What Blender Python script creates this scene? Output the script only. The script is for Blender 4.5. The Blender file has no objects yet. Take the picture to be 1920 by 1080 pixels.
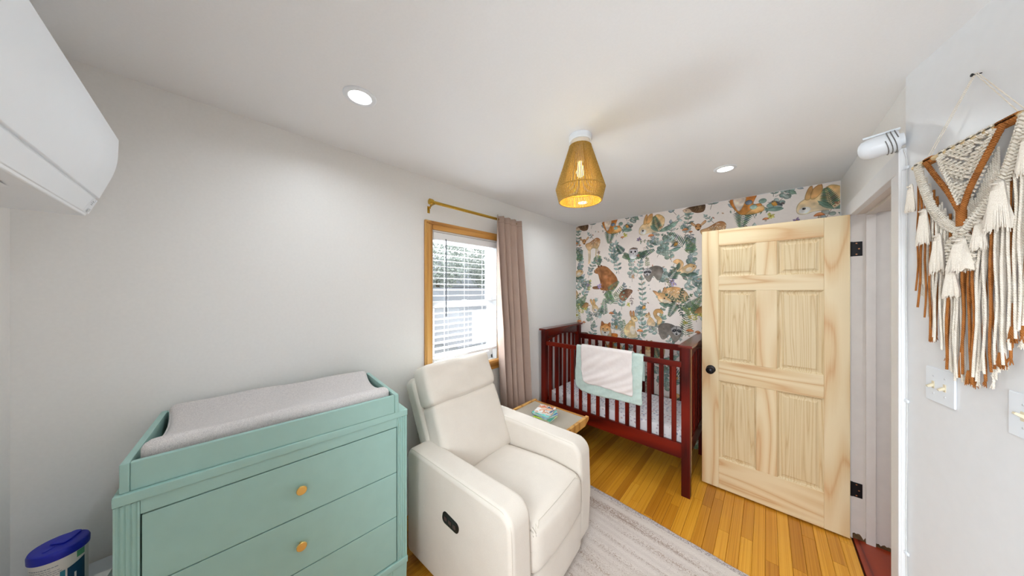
import bpy, bmesh, math, random
import numpy as np
from mathutils import Matrix, Vector, Euler
R = math.radians
PI = math.pi
rng = random.Random(7)
SC = bpy.context.scene
COL = SC.collection

# ------------------------------------------------------------------ camera, world, exposure
cam_d = bpy.data.cameras.new('camera')
cam_d.sensor_width = 36.0
cam_d.lens = 516.0 / 1920.0 * 36.0
cam_d.shift_y = 3.0 / 1920.0
cam_d.clip_start = 0.02
cam = bpy.data.objects.new('camera', cam_d)
COL.objects.link(cam)
cam.location = (0, 0, 1.572)
cam.rotation_euler = (R(90), 0, R(42.75))
SC.camera = cam

SC.view_settings.view_transform = 'Standard'
SC.view_settings.look = 'None'
SC.view_settings.exposure = 0.43
SC.view_settings.gamma = 1.0
SC.view_settings.use_curve_mapping = False

world = bpy.data.worlds.new('overcast_sky')
SC.world = world
world.use_nodes = True
WN = world.node_tree.nodes
WN['Background'].inputs['Color'].default_value = (0.90, 0.96, 1.0, 1)
WN['Background'].inputs['Strength'].default_value = 2.0

DOWNLIGHT_W = 2.3     # each recessed ceiling light
ADDED_WINDOW_W = 28     # added fill through a made-up window behind the viewer
PENDANT_W = 2.0      # the bulb in the rope shade
HALL_W = 6  # added unseen lamp in the hall
GROUND_FILL_W = 3000   # added unseen lamp at ground level, throwing light up through the blind

# ------------------------------------------------------------------ room constants (metres, x across, y deep, z up)
XL, XD, YB, YN, ZC = -1.835, 0.415, 3.224, -0.458, 2.40
CORNER = Vector((0.400, 1.835, 0.0))          # where the door wall meets the slightly turned wall on the right
ADIR = Vector((0.2214, -0.9752, 0.0))         # along that wall towards the viewer
ANRM = Vector((-0.9752, -0.2214, 0.0))        # out of it into the room
A_ROT = math.atan2(ADIR.y, ADIR.x)


def lin(c):
    return tuple(((v / 255.0) / 12.92 if v <= 10 else (((v / 255.0) + 0.055) / 1.055) ** 2.4) for v in c) + (1.0,)


# ------------------------------------------------------------------ materials
def new_mat(name):
    m = bpy.data.materials.new(name)
    m.use_nodes = True
    nt = m.node_tree
    return m, nt, nt.nodes['Principled BSDF']


def nd(nt, typ, **kw):
    n = nt.nodes.new(typ)
    for k, v in kw.items():
        if k in n.inputs:
            n.inputs[k].default_value = v
        else:
            setattr(n, k, v)
    return n


def ramp(nt, fac, stops):
    n = nt.nodes.new('ShaderNodeValToRGB')
    e = n.color_ramp.elements
    e[0].position, e[0].color = stops[0][0], stops[0][1]
    e[1].position, e[1].color = stops[-1][0], stops[-1][1]
    for p, c in stops[1:-1]:
        x = e.new(p)
        x.color = c
    nt.links.new(fac, n.inputs['Fac'])
    return n.outputs['Color']


def coords(nt, scale=(1, 1, 1), rot=(0, 0, 0), out='Object', rand=False):
    tc = nd(nt, 'ShaderNodeTexCoord')
    mp = nd(nt, 'ShaderNodeMapping')
    mp.inputs['Scale'].default_value = scale
    mp.inputs['Rotation'].default_value = rot
    src = tc.outputs[out]
    if rand:
        oi = nd(nt, 'ShaderNodeObjectInfo')
        mu = nd(nt, 'ShaderNodeMath', operation='MULTIPLY')
        mu.inputs[1].default_value = 37.0
        nt.links.new(oi.outputs['Random'], mu.inputs[0])
        ad = nd(nt, 'ShaderNodeVectorMath', operation='ADD')
        nt.links.new(src, ad.inputs[0])
        nt.links.new(mu.outputs[0], ad.inputs[1])
        src = ad.outputs[0]
    nt.links.new(src, mp.inputs['Vector'])
    return mp.outputs['Vector']


def bump(nt, bs, height, strength, dist=0.002):
    b = nd(nt, 'ShaderNodeBump')
    b.inputs['Strength'].default_value = strength
    b.inputs['Distance'].default_value = dist
    nt.links.new(height, b.inputs['Height'])
    nt.links.new(b.outputs['Normal'], bs.inputs['Normal'])


def plain(name, c, rough=0.5, metal=0.0, noise=0.03, nscale=30, bstr=0.0, spec=0.5, sheen=0.0, coat=0.0):
    """paint, plastic or metal: one colour with a faint mottling and relief"""
    m, nt, bs = new_mat(name)
    v = coords(nt)
    n = nd(nt, 'ShaderNodeTexNoise', Scale=nscale, Detail=3.0)
    nt.links.new(v, n.inputs['Vector'])
    c = lin(c)
    lo = tuple(x * (1 - noise) for x in c[:3]) + (1,)
    hi = tuple(min(1, x * (1 + noise)) for x in c[:3]) + (1,)
    nt.links.new(ramp(nt, n.outputs['Fac'], [(0.3, lo), (0.7, hi)]), bs.inputs['Base Color'])
    bs.inputs['Roughness'].default_value = rough
    bs.inputs['Metallic'].default_value = metal
    bs.inputs['Specular IOR Level'].default_value = spec
    if sheen:
        bs.inputs['Sheen Weight'].default_value = sheen
    if coat:
        bs.inputs['Coat Weight'].default_value = coat
        bs.inputs['Coat Roughness'].default_value = 0.08
    if bstr:
        bump(nt, bs, n.outputs['Fac'], bstr)
    return m


def fabric(name, c, c2=None, wscale=900, rough=0.9, bstr=0.25, mottled=0.0, mscale=60):
    """woven cloth: fine weave relief and two near tones"""
    m, nt, bs = new_mat(name)
    v = coords(nt)
    n = nd(nt, 'ShaderNodeTexNoise', Scale=wscale, Detail=2.0)
    nt.links.new(v, n.inputs['Vector'])
    n2 = nd(nt, 'ShaderNodeTexNoise', Scale=mscale, Detail=4.0)
    nt.links.new(v, n2.inputs['Vector'])
    mx = nd(nt, 'ShaderNodeMath', operation='MULTIPLY_ADD')
    mx.inputs[1].default_value = mottled
    nt.links.new(n2.outputs['Fac'], mx.inputs[0])
    nt.links.new(n.outputs['Fac'], mx.inputs[2])
    c2 = c2 or tuple(int(x * 0.93) for x in c)
    off = 0.5 * mottled
    nt.links.new(ramp(nt, mx.outputs[0], [(0.35 + off, lin(c2)), (0.62 + off, lin(c))]), bs.inputs['Base Color'])
    bs.inputs['Roughness'].default_value = rough
    bs.inputs['Specular IOR Level'].default_value = 0.15
    bs.inputs['Sheen Weight'].default_value = 0.15
    bump(nt, bs, n.outputs['Fac'], bstr, 0.001)
    return m


def wood(name, dark, mid, light, axis='Z', freq=22.0, stretch=0.09, rough=0.45, distort=3.0, coat=0.0, rand=False, fine=0.35, tint=None):
    """sawn timber: growth bands drawn out along one axis, a fine grain over them"""
    m, nt, bs = new_mat(name)
    sc = {'X': (stretch, 1, 1), 'Y': (1, stretch, 1), 'Z': (1, 1, stretch)}[axis]
    v = coords(nt, sc, rand=rand)
    n = nd(nt, 'ShaderNodeTexNoise', Scale=freq * 0.22, Detail=2.0, Roughness=0.45)
    nt.links.new(v, n.inputs['Vector'])
    mu = nd(nt, 'ShaderNodeMath', operation='MULTIPLY')
    mu.inputs[1].default_value = distort * 2.2
    nt.links.new(n.outputs['Fac'], mu.inputs[0])
    fr = nd(nt, 'ShaderNodeMath', operation='PINGPONG')
    fr.inputs[1].default_value = 0.5
    nt.links.new(mu.outputs[0], fr.inputs[0])
    d2 = nd(nt, 'ShaderNodeMath', operation='MULTIPLY')
    d2.inputs[1].default_value = 2.0
    nt.links.new(fr.outputs[0], d2.inputs[0])
    sc2 = {'X': (0.02, 1, 1), 'Y': (1, 0.02, 1), 'Z': (1, 1, 0.02)}[axis]
    v2 = coords(nt, sc2, rand=rand)
    n2 = nd(nt, 'ShaderNodeTexNoise', Scale=freq * 14, Detail=3.0)
    nt.links.new(v2, n2.inputs['Vector'])
    ma = nd(nt, 'ShaderNodeMath', operation='MULTIPLY_ADD')
    ma.inputs[1].default_value = fine
    nt.links.new(n2.outputs['Fac'], ma.inputs[0])
    nt.links.new(d2.outputs[0], ma.inputs[2])
    col = ramp(nt, ma.outputs[0], [(0.06, lin(dark)), (0.42, lin(mid)), (1.0, lin(light))])
    if tint:
        oi = nd(nt, 'ShaderNodeObjectInfo')
        tcol = ramp(nt, oi.outputs['Random'], tint)
        mix = nd(nt, 'ShaderNodeMixRGB', blend_type='MULTIPLY')
        mix.inputs['Fac'].default_value = 1.0
        nt.links.new(col, mix.inputs['Color1'])
        nt.links.new(tcol, mix.inputs['Color2'])
        col = mix.outputs['Color']
    nt.links.new(col, bs.inputs['Base Color'])
    bs.inputs['Roughness'].default_value = rough
    if coat:
        bs.inputs['Coat Weight'].default_value = coat
        bs.inputs['Coat Roughness'].default_value = 0.12
    bump(nt, bs, n2.outputs['Fac'], 0.12, 0.001)
    return m


def cord(name, c, c2):
    """laid cotton cord: slanting ply lines as relief, a faint change of tone"""
    m, nt, bs = new_mat(name)
    v = coords(nt)
    w = nd(nt, 'ShaderNodeTexWave', Scale=95.0, Distortion=1.2)
    w.bands_direction = 'DIAGONAL'
    nt.links.new(v, w.inputs['Vector'])
    n = nd(nt, 'ShaderNodeTexNoise', Scale=30.0, Detail=2.0)
    nt.links.new(v, n.inputs['Vector'])
    ma = nd(nt, 'ShaderNodeMath', operation='MULTIPLY_ADD')
    ma.inputs[1].default_value = 0.35
    nt.links.new(w.outputs['Fac'], ma.inputs[0])
    nt.links.new(n.outputs['Fac'], ma.inputs[2])
    nt.links.new(ramp(nt, ma.outputs[0], [(0.40, lin(c2)), (0.78, lin(c))]), bs.inputs['Base Color'])
    bs.inputs['Roughness'].default_value = 0.9
    bs.inputs['Specular IOR Level'].default_value = 0.15
    bump(nt, bs, w.outputs['Fac'], 0.5, 0.0012)
    return m


def emit(name, c, s):
    m, nt, bs = new_mat(name)
    bs.inputs['Base Color'].default_value = (0, 0, 0, 1)
    bs.inputs['Emission Color'].default_value = lin(c)
    bs.inputs['Emission Strength'].default_value = s
    return m


M = {}
M['wall_paint'] = plain('wall_paint', (240, 238, 235), 0.42, noise=0.012, nscale=90, bstr=0.08, spec=0.4)
M['ceiling_paint'] = plain('ceiling_paint', (245, 245, 246), 0.6, noise=0.01, nscale=120, bstr=0.05, spec=0.3)
M['trim_white'] = plain('trim_white', (232, 232, 233), 0.35, noise=0.012, nscale=25, bstr=0.04)
M['jamb_white'] = plain('jamb_white', (222, 214, 208), 0.45, noise=0.03, nscale=14, bstr=0.05)
M['white_plastic'] = plain('white_plastic', (236, 240, 245), 0.3, noise=0.006, nscale=20)
M['white_matte'] = plain('white_matte', (240, 240, 240), 0.55, noise=0.01)
M['dark_slot'] = plain('dark_slot', (38, 40, 46), 0.6)
M['grey_plastic'] = plain('grey_plastic', (205, 206, 208), 0.5)
M['sage_paint'] = plain('sage_paint', (160, 197, 189), 0.38, noise=0.02, nscale=18, bstr=0.02)
M['dark_gap'] = plain('dark_gap', (30, 45, 42), 0.9)
M['gold'] = plain('gold', (236, 200, 120), 0.35, metal=0.7, noise=0.03)
M['rod_gold'] = plain('rod_gold', (196, 158, 62), 0.25, metal=0.8, noise=0.03)
M['heather'] = fabric('heather_grey_jersey', (230, 225, 222), (192, 186, 186), wscale=650, bstr=0.5, mottled=0.2, mscale=120)
M['cream'] = fabric('cream_upholstery', (229, 220, 209), (218, 208, 197), wscale=1100, bstr=0.25, mottled=0.25, mscale=12)
M['cream_back'] = fabric('cream_back_shell', (226, 219, 208), (214, 206, 194), wscale=1100, bstr=0.25)
M['seam'] = fabric('cream_piping', (216, 206, 191), wscale=800)
M['black_plastic'] = plain('black_plastic', (24, 20, 20), 0.25, noise=0.05)
M['button_grey'] = plain('button_grey', (70, 52, 50), 0.4)
M['taupe'] = fabric('taupe_curtain', (190, 166, 152), (172, 149, 137), wscale=700, bstr=0.3, mottled=0.2, mscale=8)
M['cherry'] = wood('cherry_wood', (46, 5, 2), (88, 13, 4), (114, 25, 8), 'Z', freq=14, stretch=0.12, rough=0.42, coat=0.04, rand=True)
M['cherry_x'] = wood('cherry_wood_along_rail', (46, 5, 2), (90, 14, 4), (116, 26, 8), 'X', freq=14, stretch=0.12, rough=0.42, coat=0.04, rand=True)
M['cherry_y'] = wood('cherry_wood_across', (46, 5, 2), (86, 13, 4), (110, 24, 8), 'Y', freq=14, stretch=0.12, rough=0.25, coat=0.25, rand=True)
for _k in ('cherry', 'cherry_x'):
    M[_k].node_tree.nodes['Principled BSDF'].inputs['Specular IOR Level'].default_value = 0.2
M['raw_strip'] = wood('unfinished_strip', (150, 110, 60), (196, 152, 92), (214, 172, 112), 'Z')
PINE = ((200, 146, 98), (219, 190, 145), (228, 206, 167))
M['pine_z'] = wood('pine_upright_grain', *PINE, 'Z', freq=19, stretch=0.09, rough=0.5, distort=5.0, rand=True, fine=0.4)
M['pine_x'] = wood('pine_level_grain', *PINE, 'X', freq=19, stretch=0.09, rough=0.5, distort=5.0, rand=True, fine=0.4)
M['pine_panel'] = wood('pine_panel_grain', (184, 144, 98), (212, 186, 142), (220, 198, 158), 'Z', freq=48, stretch=0.035, rough=0.5, distort=8.0, rand=True, fine=0.5)
M['oak_z'] = wood('oak_casing_upright', (150, 92, 34), (206, 150, 76), (222, 172, 98), 'Z', freq=20, stretch=0.06, rough=0.35, coat=0.2, rand=True)
M['oak_y'] = wood('oak_casing_level', (150, 92, 34), (200, 140, 66), (216, 160, 84), 'Y', freq=20, stretch=0.06, rough=0.35, coat=0.2, rand=True)
M['oak_x'] = wood('oak_table_frame', (150, 92, 34), (210, 150, 70), (226, 172, 92), 'X', freq=20, stretch=0.06, rough=0.35, coat=0.2, rand=True)
TINT = [(0.0, (0.62, 0.50, 0.40, 1)), (0.2, (0.80, 0.72, 0.62, 1)), (0.55, (0.95, 0.92, 0.88, 1)), (0.85, (1.0, 1.0, 1.0, 1)), (1.0, (1.15, 1.2, 1.25, 1))]
M['floor_oak'] = wood('floor_oak', (168, 100, 20), (212, 145, 36), (224, 161, 54), 'Y', freq=20, stretch=0.06, rough=0.3, distort=2.0, coat=0.25, rand=True, fine=0.6, tint=TINT)
M['red_floor'] = wood('red_painted_threshold', (70, 12, 4), (128, 36, 10), (150, 52, 18), 'Y', freq=14, stretch=0.1, rough=0.35, coat=0.2)
M['subfloor'] = plain('subfloor', (60, 34, 14), 0.8)
M['black_metal'] = plain('black_metal', (28, 27, 30), 0.4, metal=0.5)
M['copper'] = plain('copper_screw', (200, 140, 100), 0.35, metal=0.8)
M['dark_bronze'] = plain('dark_bronze', (30, 28, 32), 0.3, metal=0.6)
M['cotton'] = cord('natural_cotton_cord', (242, 234, 221), (226, 214, 197))
M['rust_cotton'] = cord('rust_cotton_cord', (178, 114, 60), (142, 86, 42))
M['fringe'] = fabric('combed_cotton_fringe', (242, 234, 222), (226, 215, 200), wscale=500, bstr=0.4)
M['dowel'] = wood('birch_dowel', (196, 160, 104), (224, 194, 140), (232, 206, 158), 'X', freq=20, stretch=0.08)
M['bone'] = plain('almond_toggle', (226, 214, 186), 0.35)
M['rope_gold'] = fabric('golden_paper_rope', (190, 150, 72), (150, 112, 44), wscale=240, bstr=0.5)
M['lens'] = emit('downlight_lens', (255, 252, 246), 14.0)
M['bulb'] = emit('warm_bulb', (255, 220, 140), 6.0)
M['mint'] = fabric('mint_muslin', (206, 222, 214), (186, 206, 198), wscale=500, bstr=0.3, mottled=0.5, mscale=45)
M['blush_white'] = fabric('blush_white_muslin', (240, 231, 227), (228, 216, 213), wscale=500, bstr=0.3, mottled=0.3, mscale=30)
M['blue_plastic'] = plain('blue_plastic', (22, 34, 168), 0.4, noise=0.02)
M['label_white'] = plain('label_white', (232, 228, 222), 0.35, noise=0.01)
M['label_teal'] = plain('label_teal', (40, 128, 150), 0.35, noise=0.15, nscale=20)
M['label_teal_dark'] = plain('label_teal_dark', (16, 70, 104), 0.35)
M['label_green'] = plain('label_green', (90, 160, 120), 0.35)
M['label_ink'] = plain('label_ink', (140, 146, 156), 0.5)
M['vinyl'] = plain('window_vinyl', (240, 240, 240), 0.35, noise=0.008)
M['blind_white'] = plain('blind_white', (242, 242, 243), 0.35, noise=0.008)
M['wand'] = plain('tilt_wand', (92, 96, 104), 0.3)


def rug_material():
    m, nt, bs = new_mat('woven_rug')
    v = coords(nt, (0.05, 1, 1))
    n = nd(nt, 'ShaderNodeTexNoise', Scale=15.0, Detail=3.0, Roughness=0.6)
    nt.links.new(v, n.inputs['Vector'])
    v2 = coords(nt, (1, 1, 1))
    n2 = nd(nt, 'ShaderNodeTexNoise', Scale=150.0, Detail=3.0, Roughness=0.75)
    nt.links.new(v2, n2.inputs['Vector'])
    ma = nd(nt, 'ShaderNodeMath', operation='MULTIPLY_ADD')
    ma.inputs[1].default_value = 1.1
    nt.links.new(n2.outputs['Fac'], ma.inputs[0])
    nt.links.new(n.outputs['Fac'], ma.inputs[2])
    c = ramp(nt, ma.outputs[0], [(0.74, lin((156, 134, 120))), (0.92, lin((194, 178, 167))), (1.0, lin((214, 203, 195))), (1.0, lin((220, 211, 205)))])
    nt.links.new(c, bs.inputs['Base Color'])
    bs.inputs['Roughness'].default_value = 0.95
    bs.inputs['Specular IOR Level'].default_value = 0.1
    bump(nt, bs, n2.outputs['Fac'], 0.8, 0.004)
    return m


def rug_edge_material():
    m, nt, bs = new_mat('rug_border')
    v = coords(nt)
    n2 = nd(nt, 'ShaderNodeTexNoise', Scale=150.0, Detail=2.0, Roughness=0.7)
    nt.links.new(v, n2.inputs['Vector'])
    nt.links.new(ramp(nt, n2.outputs['Fac'], [(0.38, lin((142, 130, 128))), (0.50, lin((188, 176, 170))), (0.7, lin((212, 203, 197)))]), bs.inputs['Base Color'])
    bs.inputs['Roughness'].default_value = 0.95
    bump(nt, bs, n2.outputs['Fac'], 0.8, 0.004)
    return m


M['rug'] = rug_material()
M['rug_edge'] = rug_edge_material()


def cane_material():
    m, nt, bs = new_mat('woven_cane')
    v = coords(nt)
    w1 = nd(nt, 'ShaderNodeTexWave', Scale=36.0)
    w1.bands_direction = 'X'
    w2 = nd(nt, 'ShaderNodeTexWave', Scale=36.0)
    w2.bands_direction = 'Y'
    nt.links.new(v, w1.inputs['Vector'])
    nt.links.new(v, w2.inputs['Vector'])
    mu = nd(nt, 'ShaderNodeMath', operation='MAXIMUM')
    nt.links.new(w1.outputs['Fac'], mu.inputs[0])
    nt.links.new(w2.outputs['Fac'], mu.inputs[1])
    nt.links.new(ramp(nt, mu.outputs[0], [(0.4, lin((138, 126, 112))), (0.85, lin((196, 186, 170)))]), bs.inputs['Base Color'])
    bs.inputs['Roughness'].default_value = 0.35
    bs.inputs['Coat Weight'].default_value = 0.4
    bump(nt, bs, mu.outputs[0], 0.5, 0.001)
    return m


def sheet_material():
    m, nt, bs = new_mat('printed_crib_sheet')
    v = coords(nt)
    vo = nd(nt, 'ShaderNodeTexVoronoi', Scale=34.0)
    vo.inputs['Randomness'].default_value = 0.5
    nt.links.new(v, vo.inputs['Vector'])
    n = nd(nt, 'ShaderNodeTexNoise', Scale=140.0, Detail=2.0)
    nt.links.new(v, n.inputs['Vector'])
    ad = nd(nt, 'ShaderNodeMath', operation='MULTIPLY_ADD')
    ad.inputs[1].default_value = 0.5
    nt.links.new(n.outputs['Fac'], ad.inputs[0])
    nt.links.new(vo.outputs['Distance'], ad.inputs[2])
    mask = ramp(nt, ad.outputs[0], [(0.54, (1, 1, 1, 1)), (0.60, (0, 0, 0, 1))])
    hs = nd(nt, 'ShaderNodeMixRGB', blend_type='MIX')
    sep = nd(nt, 'ShaderNodeSeparateColor')
    nt.links.new(vo.outputs['Color'], sep.inputs['Color'])
    tone = ramp(nt, sep.outputs['Red'], [(0.0, lin((150, 156, 178))), (0.4, lin((186, 176, 190))), (0.7, lin((214, 178, 178))), (1.0, lin((160, 168, 176)))])
    nt.links.new(mask, hs.inputs['Fac'])
    hs.inputs['Color1'].default_value = lin((232, 228, 230))
    nt.links.new(tone, hs.inputs['Color2'])
    nt.links.new(hs.outputs['Color'], bs.inputs['Base Color'])
    bs.inputs['Roughness'].default_value = 0.9
    return m


def cover_material(name, stops, scale=14.0):
    m, nt, bs = new_mat(name)
    v = coords(nt)
    n = nd(nt, 'ShaderNodeTexNoise', Scale=scale, Detail=1.5, Roughness=0.4)
    nt.links.new(v, n.inputs['Vector'])
    nt.links.new(ramp(nt, n.outputs['Fac'], stops), bs.inputs['Base Color'])
    bs.inputs['Roughness'].default_value = 0.25
    return m


def glass_material():
    m, nt, bs = new_mat('window_glass')
    out = nt.nodes['Material Output']
    tr = nd(nt, 'ShaderNodeBsdfTransparent')
    gl = nd(nt, 'ShaderNodeBsdfGlossy')
    gl.inputs['Roughness'].default_value = 0.02
    fr = nd(nt, 'ShaderNodeFresnel')
    fr.inputs['IOR'].default_value = 1.2
    mx = nd(nt, 'ShaderNodeMixShader')
    nt.links.new(fr.outputs[0], mx.inputs[0])
    nt.links.new(tr.outputs[0], mx.inputs[1])
    nt.links.new(gl.outputs[0], mx.inputs[2])
    nt.links.new(mx.outputs[0], out.inputs['Surface'])
    return m


M['cane'] = cane_material()
M['sheet'] = sheet_material()
M['glass'] = glass_material()


# ------------------------------------------------------------------ geometry helpers
class G:
    """collects shapes, then links them as ONE mesh object"""

    def __init__(self):
        self.v, self.f, self.mi = [], [], []
        self.ms = 0

    def add(self, vs, fs, mtx=None, mi=0):
        o = len(self.v)
        if mtx is not None:
            vs = [tuple(mtx @ Vector(p)) for p in vs]
        self.v += [tuple(p) for p in vs]
        self.f += [tuple(i + o for i in f) for f in fs]
        self.mi += [mi] * len(fs)
        return self

    def box(self, x0, x1, y0, y1, z0, z1, mtx=None, mi=0):
        vs = [(x, y, z) for x in (x0, x1) for y in (y0, y1) for z in (z0, z1)]
        fs = [(0, 1, 3, 2), (4, 6, 7, 5), (0, 4, 5, 1), (2, 3, 7, 6), (0, 2, 6, 4), (1, 5, 7, 3)]
        return self.add(vs, fs, mtx, mi)

    def rbox(self, x0, x1, y0, y1, z0, z1, b=0.004, seg=2, mtx=None, mi=0):
        """box with rounded edges"""
        sx, sy, sz = x1 - x0, y1 - y0, z1 - z0
        b = min(b, sx * .49, sy * .49, sz * .49)
        bm = bmesh.new()
        bmesh.ops.create_cube(bm, size=1.0)
        for q in bm.verts:
            q.co = Vector((x0 + (q.co.x + .5) * sx, y0 + (q.co.y + .5) * sy, z0 + (q.co.z + .5) * sz))
        bmesh.ops.bevel(bm, geom=bm.edges[:], offset=b, segments=seg, affect='EDGES', profile=0.5)
        return self.addbm(bm, mtx, mi)

    def addbm(self, bm, mtx=None, mi=0):
        bm.verts.index_update()
        self.add([q.co[:] for q in bm.verts], [[q.index for q in f.verts] for f in bm.faces], mtx, mi)
        bm.free()
        return self

    def tube(self, pts, r, n=8, caps=True, mtx=None, mi=0, twist=0.0):
        self.ms = max(self.ms, min(84, 360 / n + 12))
        pts = [Vector(p) for p in pts]
        m = len(pts)
        rs = r if isinstance(r, (list, tuple)) else [r] * m
        vs, fs = [], []
        up = None
        for i, p in enumerate(pts):
            t = (pts[min(i + 1, m - 1)] - pts[max(i - 1, 0)])
            t = t.normalized() if t.length > 1e-9 else Vector((0, 0, 1))
            if up is None:
                up = Vector((0, 0, 1)) if abs(t.z) < .9 else Vector((1, 0, 0))
            a = t.cross(up)
            a = a.normalized() if a.length > 1e-6 else t.orthogonal().normalized()
            b = t.cross(a).normalized()
            up = -b if False else up
            for k in range(n):
                w = 2 * PI * k / n + twist * i
                vs.append(p + (a * math.cos(w) + b * math.sin(w)) * rs[i])
        for i in range(m - 1):
            for k in range(n):
                k2 = (k + 1) % n
                fs.append((i * n + k, i * n + k2, (i + 1) * n + k2, (i + 1) * n + k))
        if caps:
            fs.append(tuple(range(n)))
            fs.append(tuple((m - 1) * n + k for k in reversed(range(n))))
        return self.add(vs, fs, mtx, mi)

    def lathe(self, prof, n=32, mtx=None, mi=0, caps=True):
        vs, fs = [], []
        for r, z in prof:
            for k in range(n):
                w = 2 * PI * k / n
                vs.append((r * math.cos(w), r * math.sin(w), z))
        for i in range(len(prof) - 1):
            for k in range(n):
                k2 = (k + 1) % n
                fs.append((i * n + k, i * n + k2, (i + 1) * n + k2, (i + 1) * n + k))
        if caps:
            fs.append(tuple(reversed(range(n))))
            fs.append(tuple((len(prof) - 1) * n + k for k in range(n)))
        return self.add(vs, fs, mtx, mi)

    def prism(self, prof, a0, a1, axis='y', b=0.0, seg=3, mtx=None, mi=0):
        """a closed outline swept from a0 to a1 along an axis, with rounded rims of radius b
        outline coords: axis y -> (x,z), axis x -> (y,z), axis z -> (x,y)"""
        P = np.array(prof, float)
        n = len(P)
        area = 0.5 * np.sum(P[:, 0] * np.roll(P[:, 1], -1) - np.roll(P[:, 0], -1) * P[:, 1])
        sgn = 1 if area > 0 else -1
        e1 = P - np.roll(P, 1, 0)
        e2 = np.roll(P, -1, 0) - P
        e1 /= np.maximum(np.linalg.norm(e1, axis=1, keepdims=True), 1e-9)
        e2 /= np.maximum(np.linalg.norm(e2, axis=1, keepdims=True), 1e-9)
        n1 = np.stack([-e1[:, 1], e1[:, 0]], 1) * sgn
        n2 = np.stack([-e2[:, 1], e2[:, 0]], 1) * sgn
        nn = n1 + n2
        nn /= np.maximum(np.linalg.norm(nn, axis=1, keepdims=True), 1e-9)
        k = 1.0 / np.maximum(0.5, np.sum(nn * n1, axis=1))
        inn = nn * k[:, None]
        rings = []
        if b > 0:
            for i in range(seg + 1):
                w = PI / 2 * (1 - i / seg)
                rings.append((a0 + b * (1 - math.sin(w)), b * (1 - math.cos(w))))
            for i in range(seg + 1):
                w = PI / 2 * i / seg
                rings.append((a1 - b * (1 - math.sin(w)), b * (1 - math.cos(w))))
        else:
            rings = [(a0, 0), (a1, 0)]
        vs, fs = [], []
        for a, ins in rings:
            Q = P + inn * ins
            for q in Q:
                vs.append({'y': (q[0], a, q[1]), 'x': (a, q[0], q[1]), 'z': (q[0], q[1], a)}[axis])
        m = len(rings)
        for i in range(m - 1):
            for j in range(n):
                j2 = (j + 1) % n
                fs.append((i * n + j, i * n + j2, (i + 1) * n + j2, (i + 1) * n + j))
        fs.append(tuple(range(n)))
        fs.append(tuple((m - 1) * n + j for j in reversed(range(n))))
        return self.add(vs, fs, mtx, mi)

    def cushion(self, sx, sy, sz, r=0.05, puff=(0, 0, 0), n=10, mtx=None, mi=0, fn=None):
        """soft box centred on 0: rounded edges, faces bulging by puff"""
        idx, vs, fs = {}, [], []
        h = Vector((sx / 2, sy / 2, sz / 2))

        def key(p):
            k = tuple(round(c, 5) for c in p)
            if k not in idx:
                idx[k] = len(vs)
                vs.append(k)
            return idx[k]
        L = [-1 + 2 * i / n for i in range(n + 1)]
        for ax in range(3):
            for s in (-1, 1):
                for i in range(n):
                    for j in range(n):
                        q = []
                        for a, b in ((i, j), (i + 1, j), (i + 1, j + 1), (i, j + 1)):
                            p = [0, 0, 0]
                            p[ax] = s
                            p[(ax + 1) % 3] = L[a]
                            p[(ax + 2) % 3] = L[b]
                            q.append(key(p))
                        fs.append(q if s > 0 else q[::-1])
        out = []
        for k in vs:
            # denser samples near the edges
            w = [math.sin(c * PI / 2) * 0.35 + c * 0.65 for c in k]
            p = Vector((w[0] * h.x, w[1] * h.y, w[2] * h.z))
            rr = min(r, h.x * .98, h.y * .98, h.z * .98)
            inner = Vector([max(-h[i] + rr, min(h[i] - rr, p[i])) for i in range(3)])
            d = p - inner
            if d.length > 1e-9:
                p = inner + d.normalized() * rr
            f = [1 - c * c for c in w]
            p.x += math.copysign(1, k[0]) * puff[0] * f[1] * f[2] * abs(w[0])
            p.y += math.copysign(1, k[1]) * puff[1] * f[0] * f[2] * abs(w[1])
            p.z += math.copysign(1, k[2]) * puff[2] * f[0] * f[1] * abs(w[2])
            if fn:
                p = fn(p, w)
            out.append(p)
        return self.add(out, fs, mtx, mi)

    def obj(self, name, mat, parent=None, smooth=40, kind=None, loc=None, rot=None):
        me = bpy.data.meshes.new(name)
        me.from_pydata(self.v, [], self.f)
        mats = mat if isinstance(mat, (list, tuple)) else [mat]
        for q in mats:
            me.materials.append(M[q] if isinstance(q, str) else q)
        if len(mats) > 1:
            me.polygons.foreach_set('material_index', self.mi)
        bm = bmesh.new()
        bm.from_mesh(me)
        bmesh.ops.recalc_face_normals(bm, faces=bm.faces[:])
        bm.to_mesh(me)
        bm.free()
        if smooth:
            me.shade_smooth()
            me.set_sharp_from_angle(angle=R(max(smooth, self.ms)))
        me.update()
        o = bpy.data.objects.new(name, me)
        COL.objects.link(o)
        if smooth:
            wn = o.modifiers.new('weighted_normals', 'WEIGHTED_NORMAL')
            wn.keep_sharp = True
        if parent is not None:
            o.parent = parent
        if loc is not None:
            o.location = loc
        if rot is not None:
            o.rotation_euler = rot
        if kind:
            o['kind'] = kind
        return o


def tag(o, label=None, cat=None, group=None, kind=None):
    if label:
        o['label'] = label
    if cat:
        o['category'] = cat
    if group:
        o['group'] = group
    if kind:
        o['kind'] = kind
    return o


def thing(name, label, cat, loc=(0, 0, 0), rz=0.0, group=None):
    o = bpy.data.objects.new(name, None)
    o.empty_display_size = 0.05
    COL.objects.link(o)
    o.location = loc
    o.rotation_euler = (0, 0, rz)
    return tag(o, label, cat, group)


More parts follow.
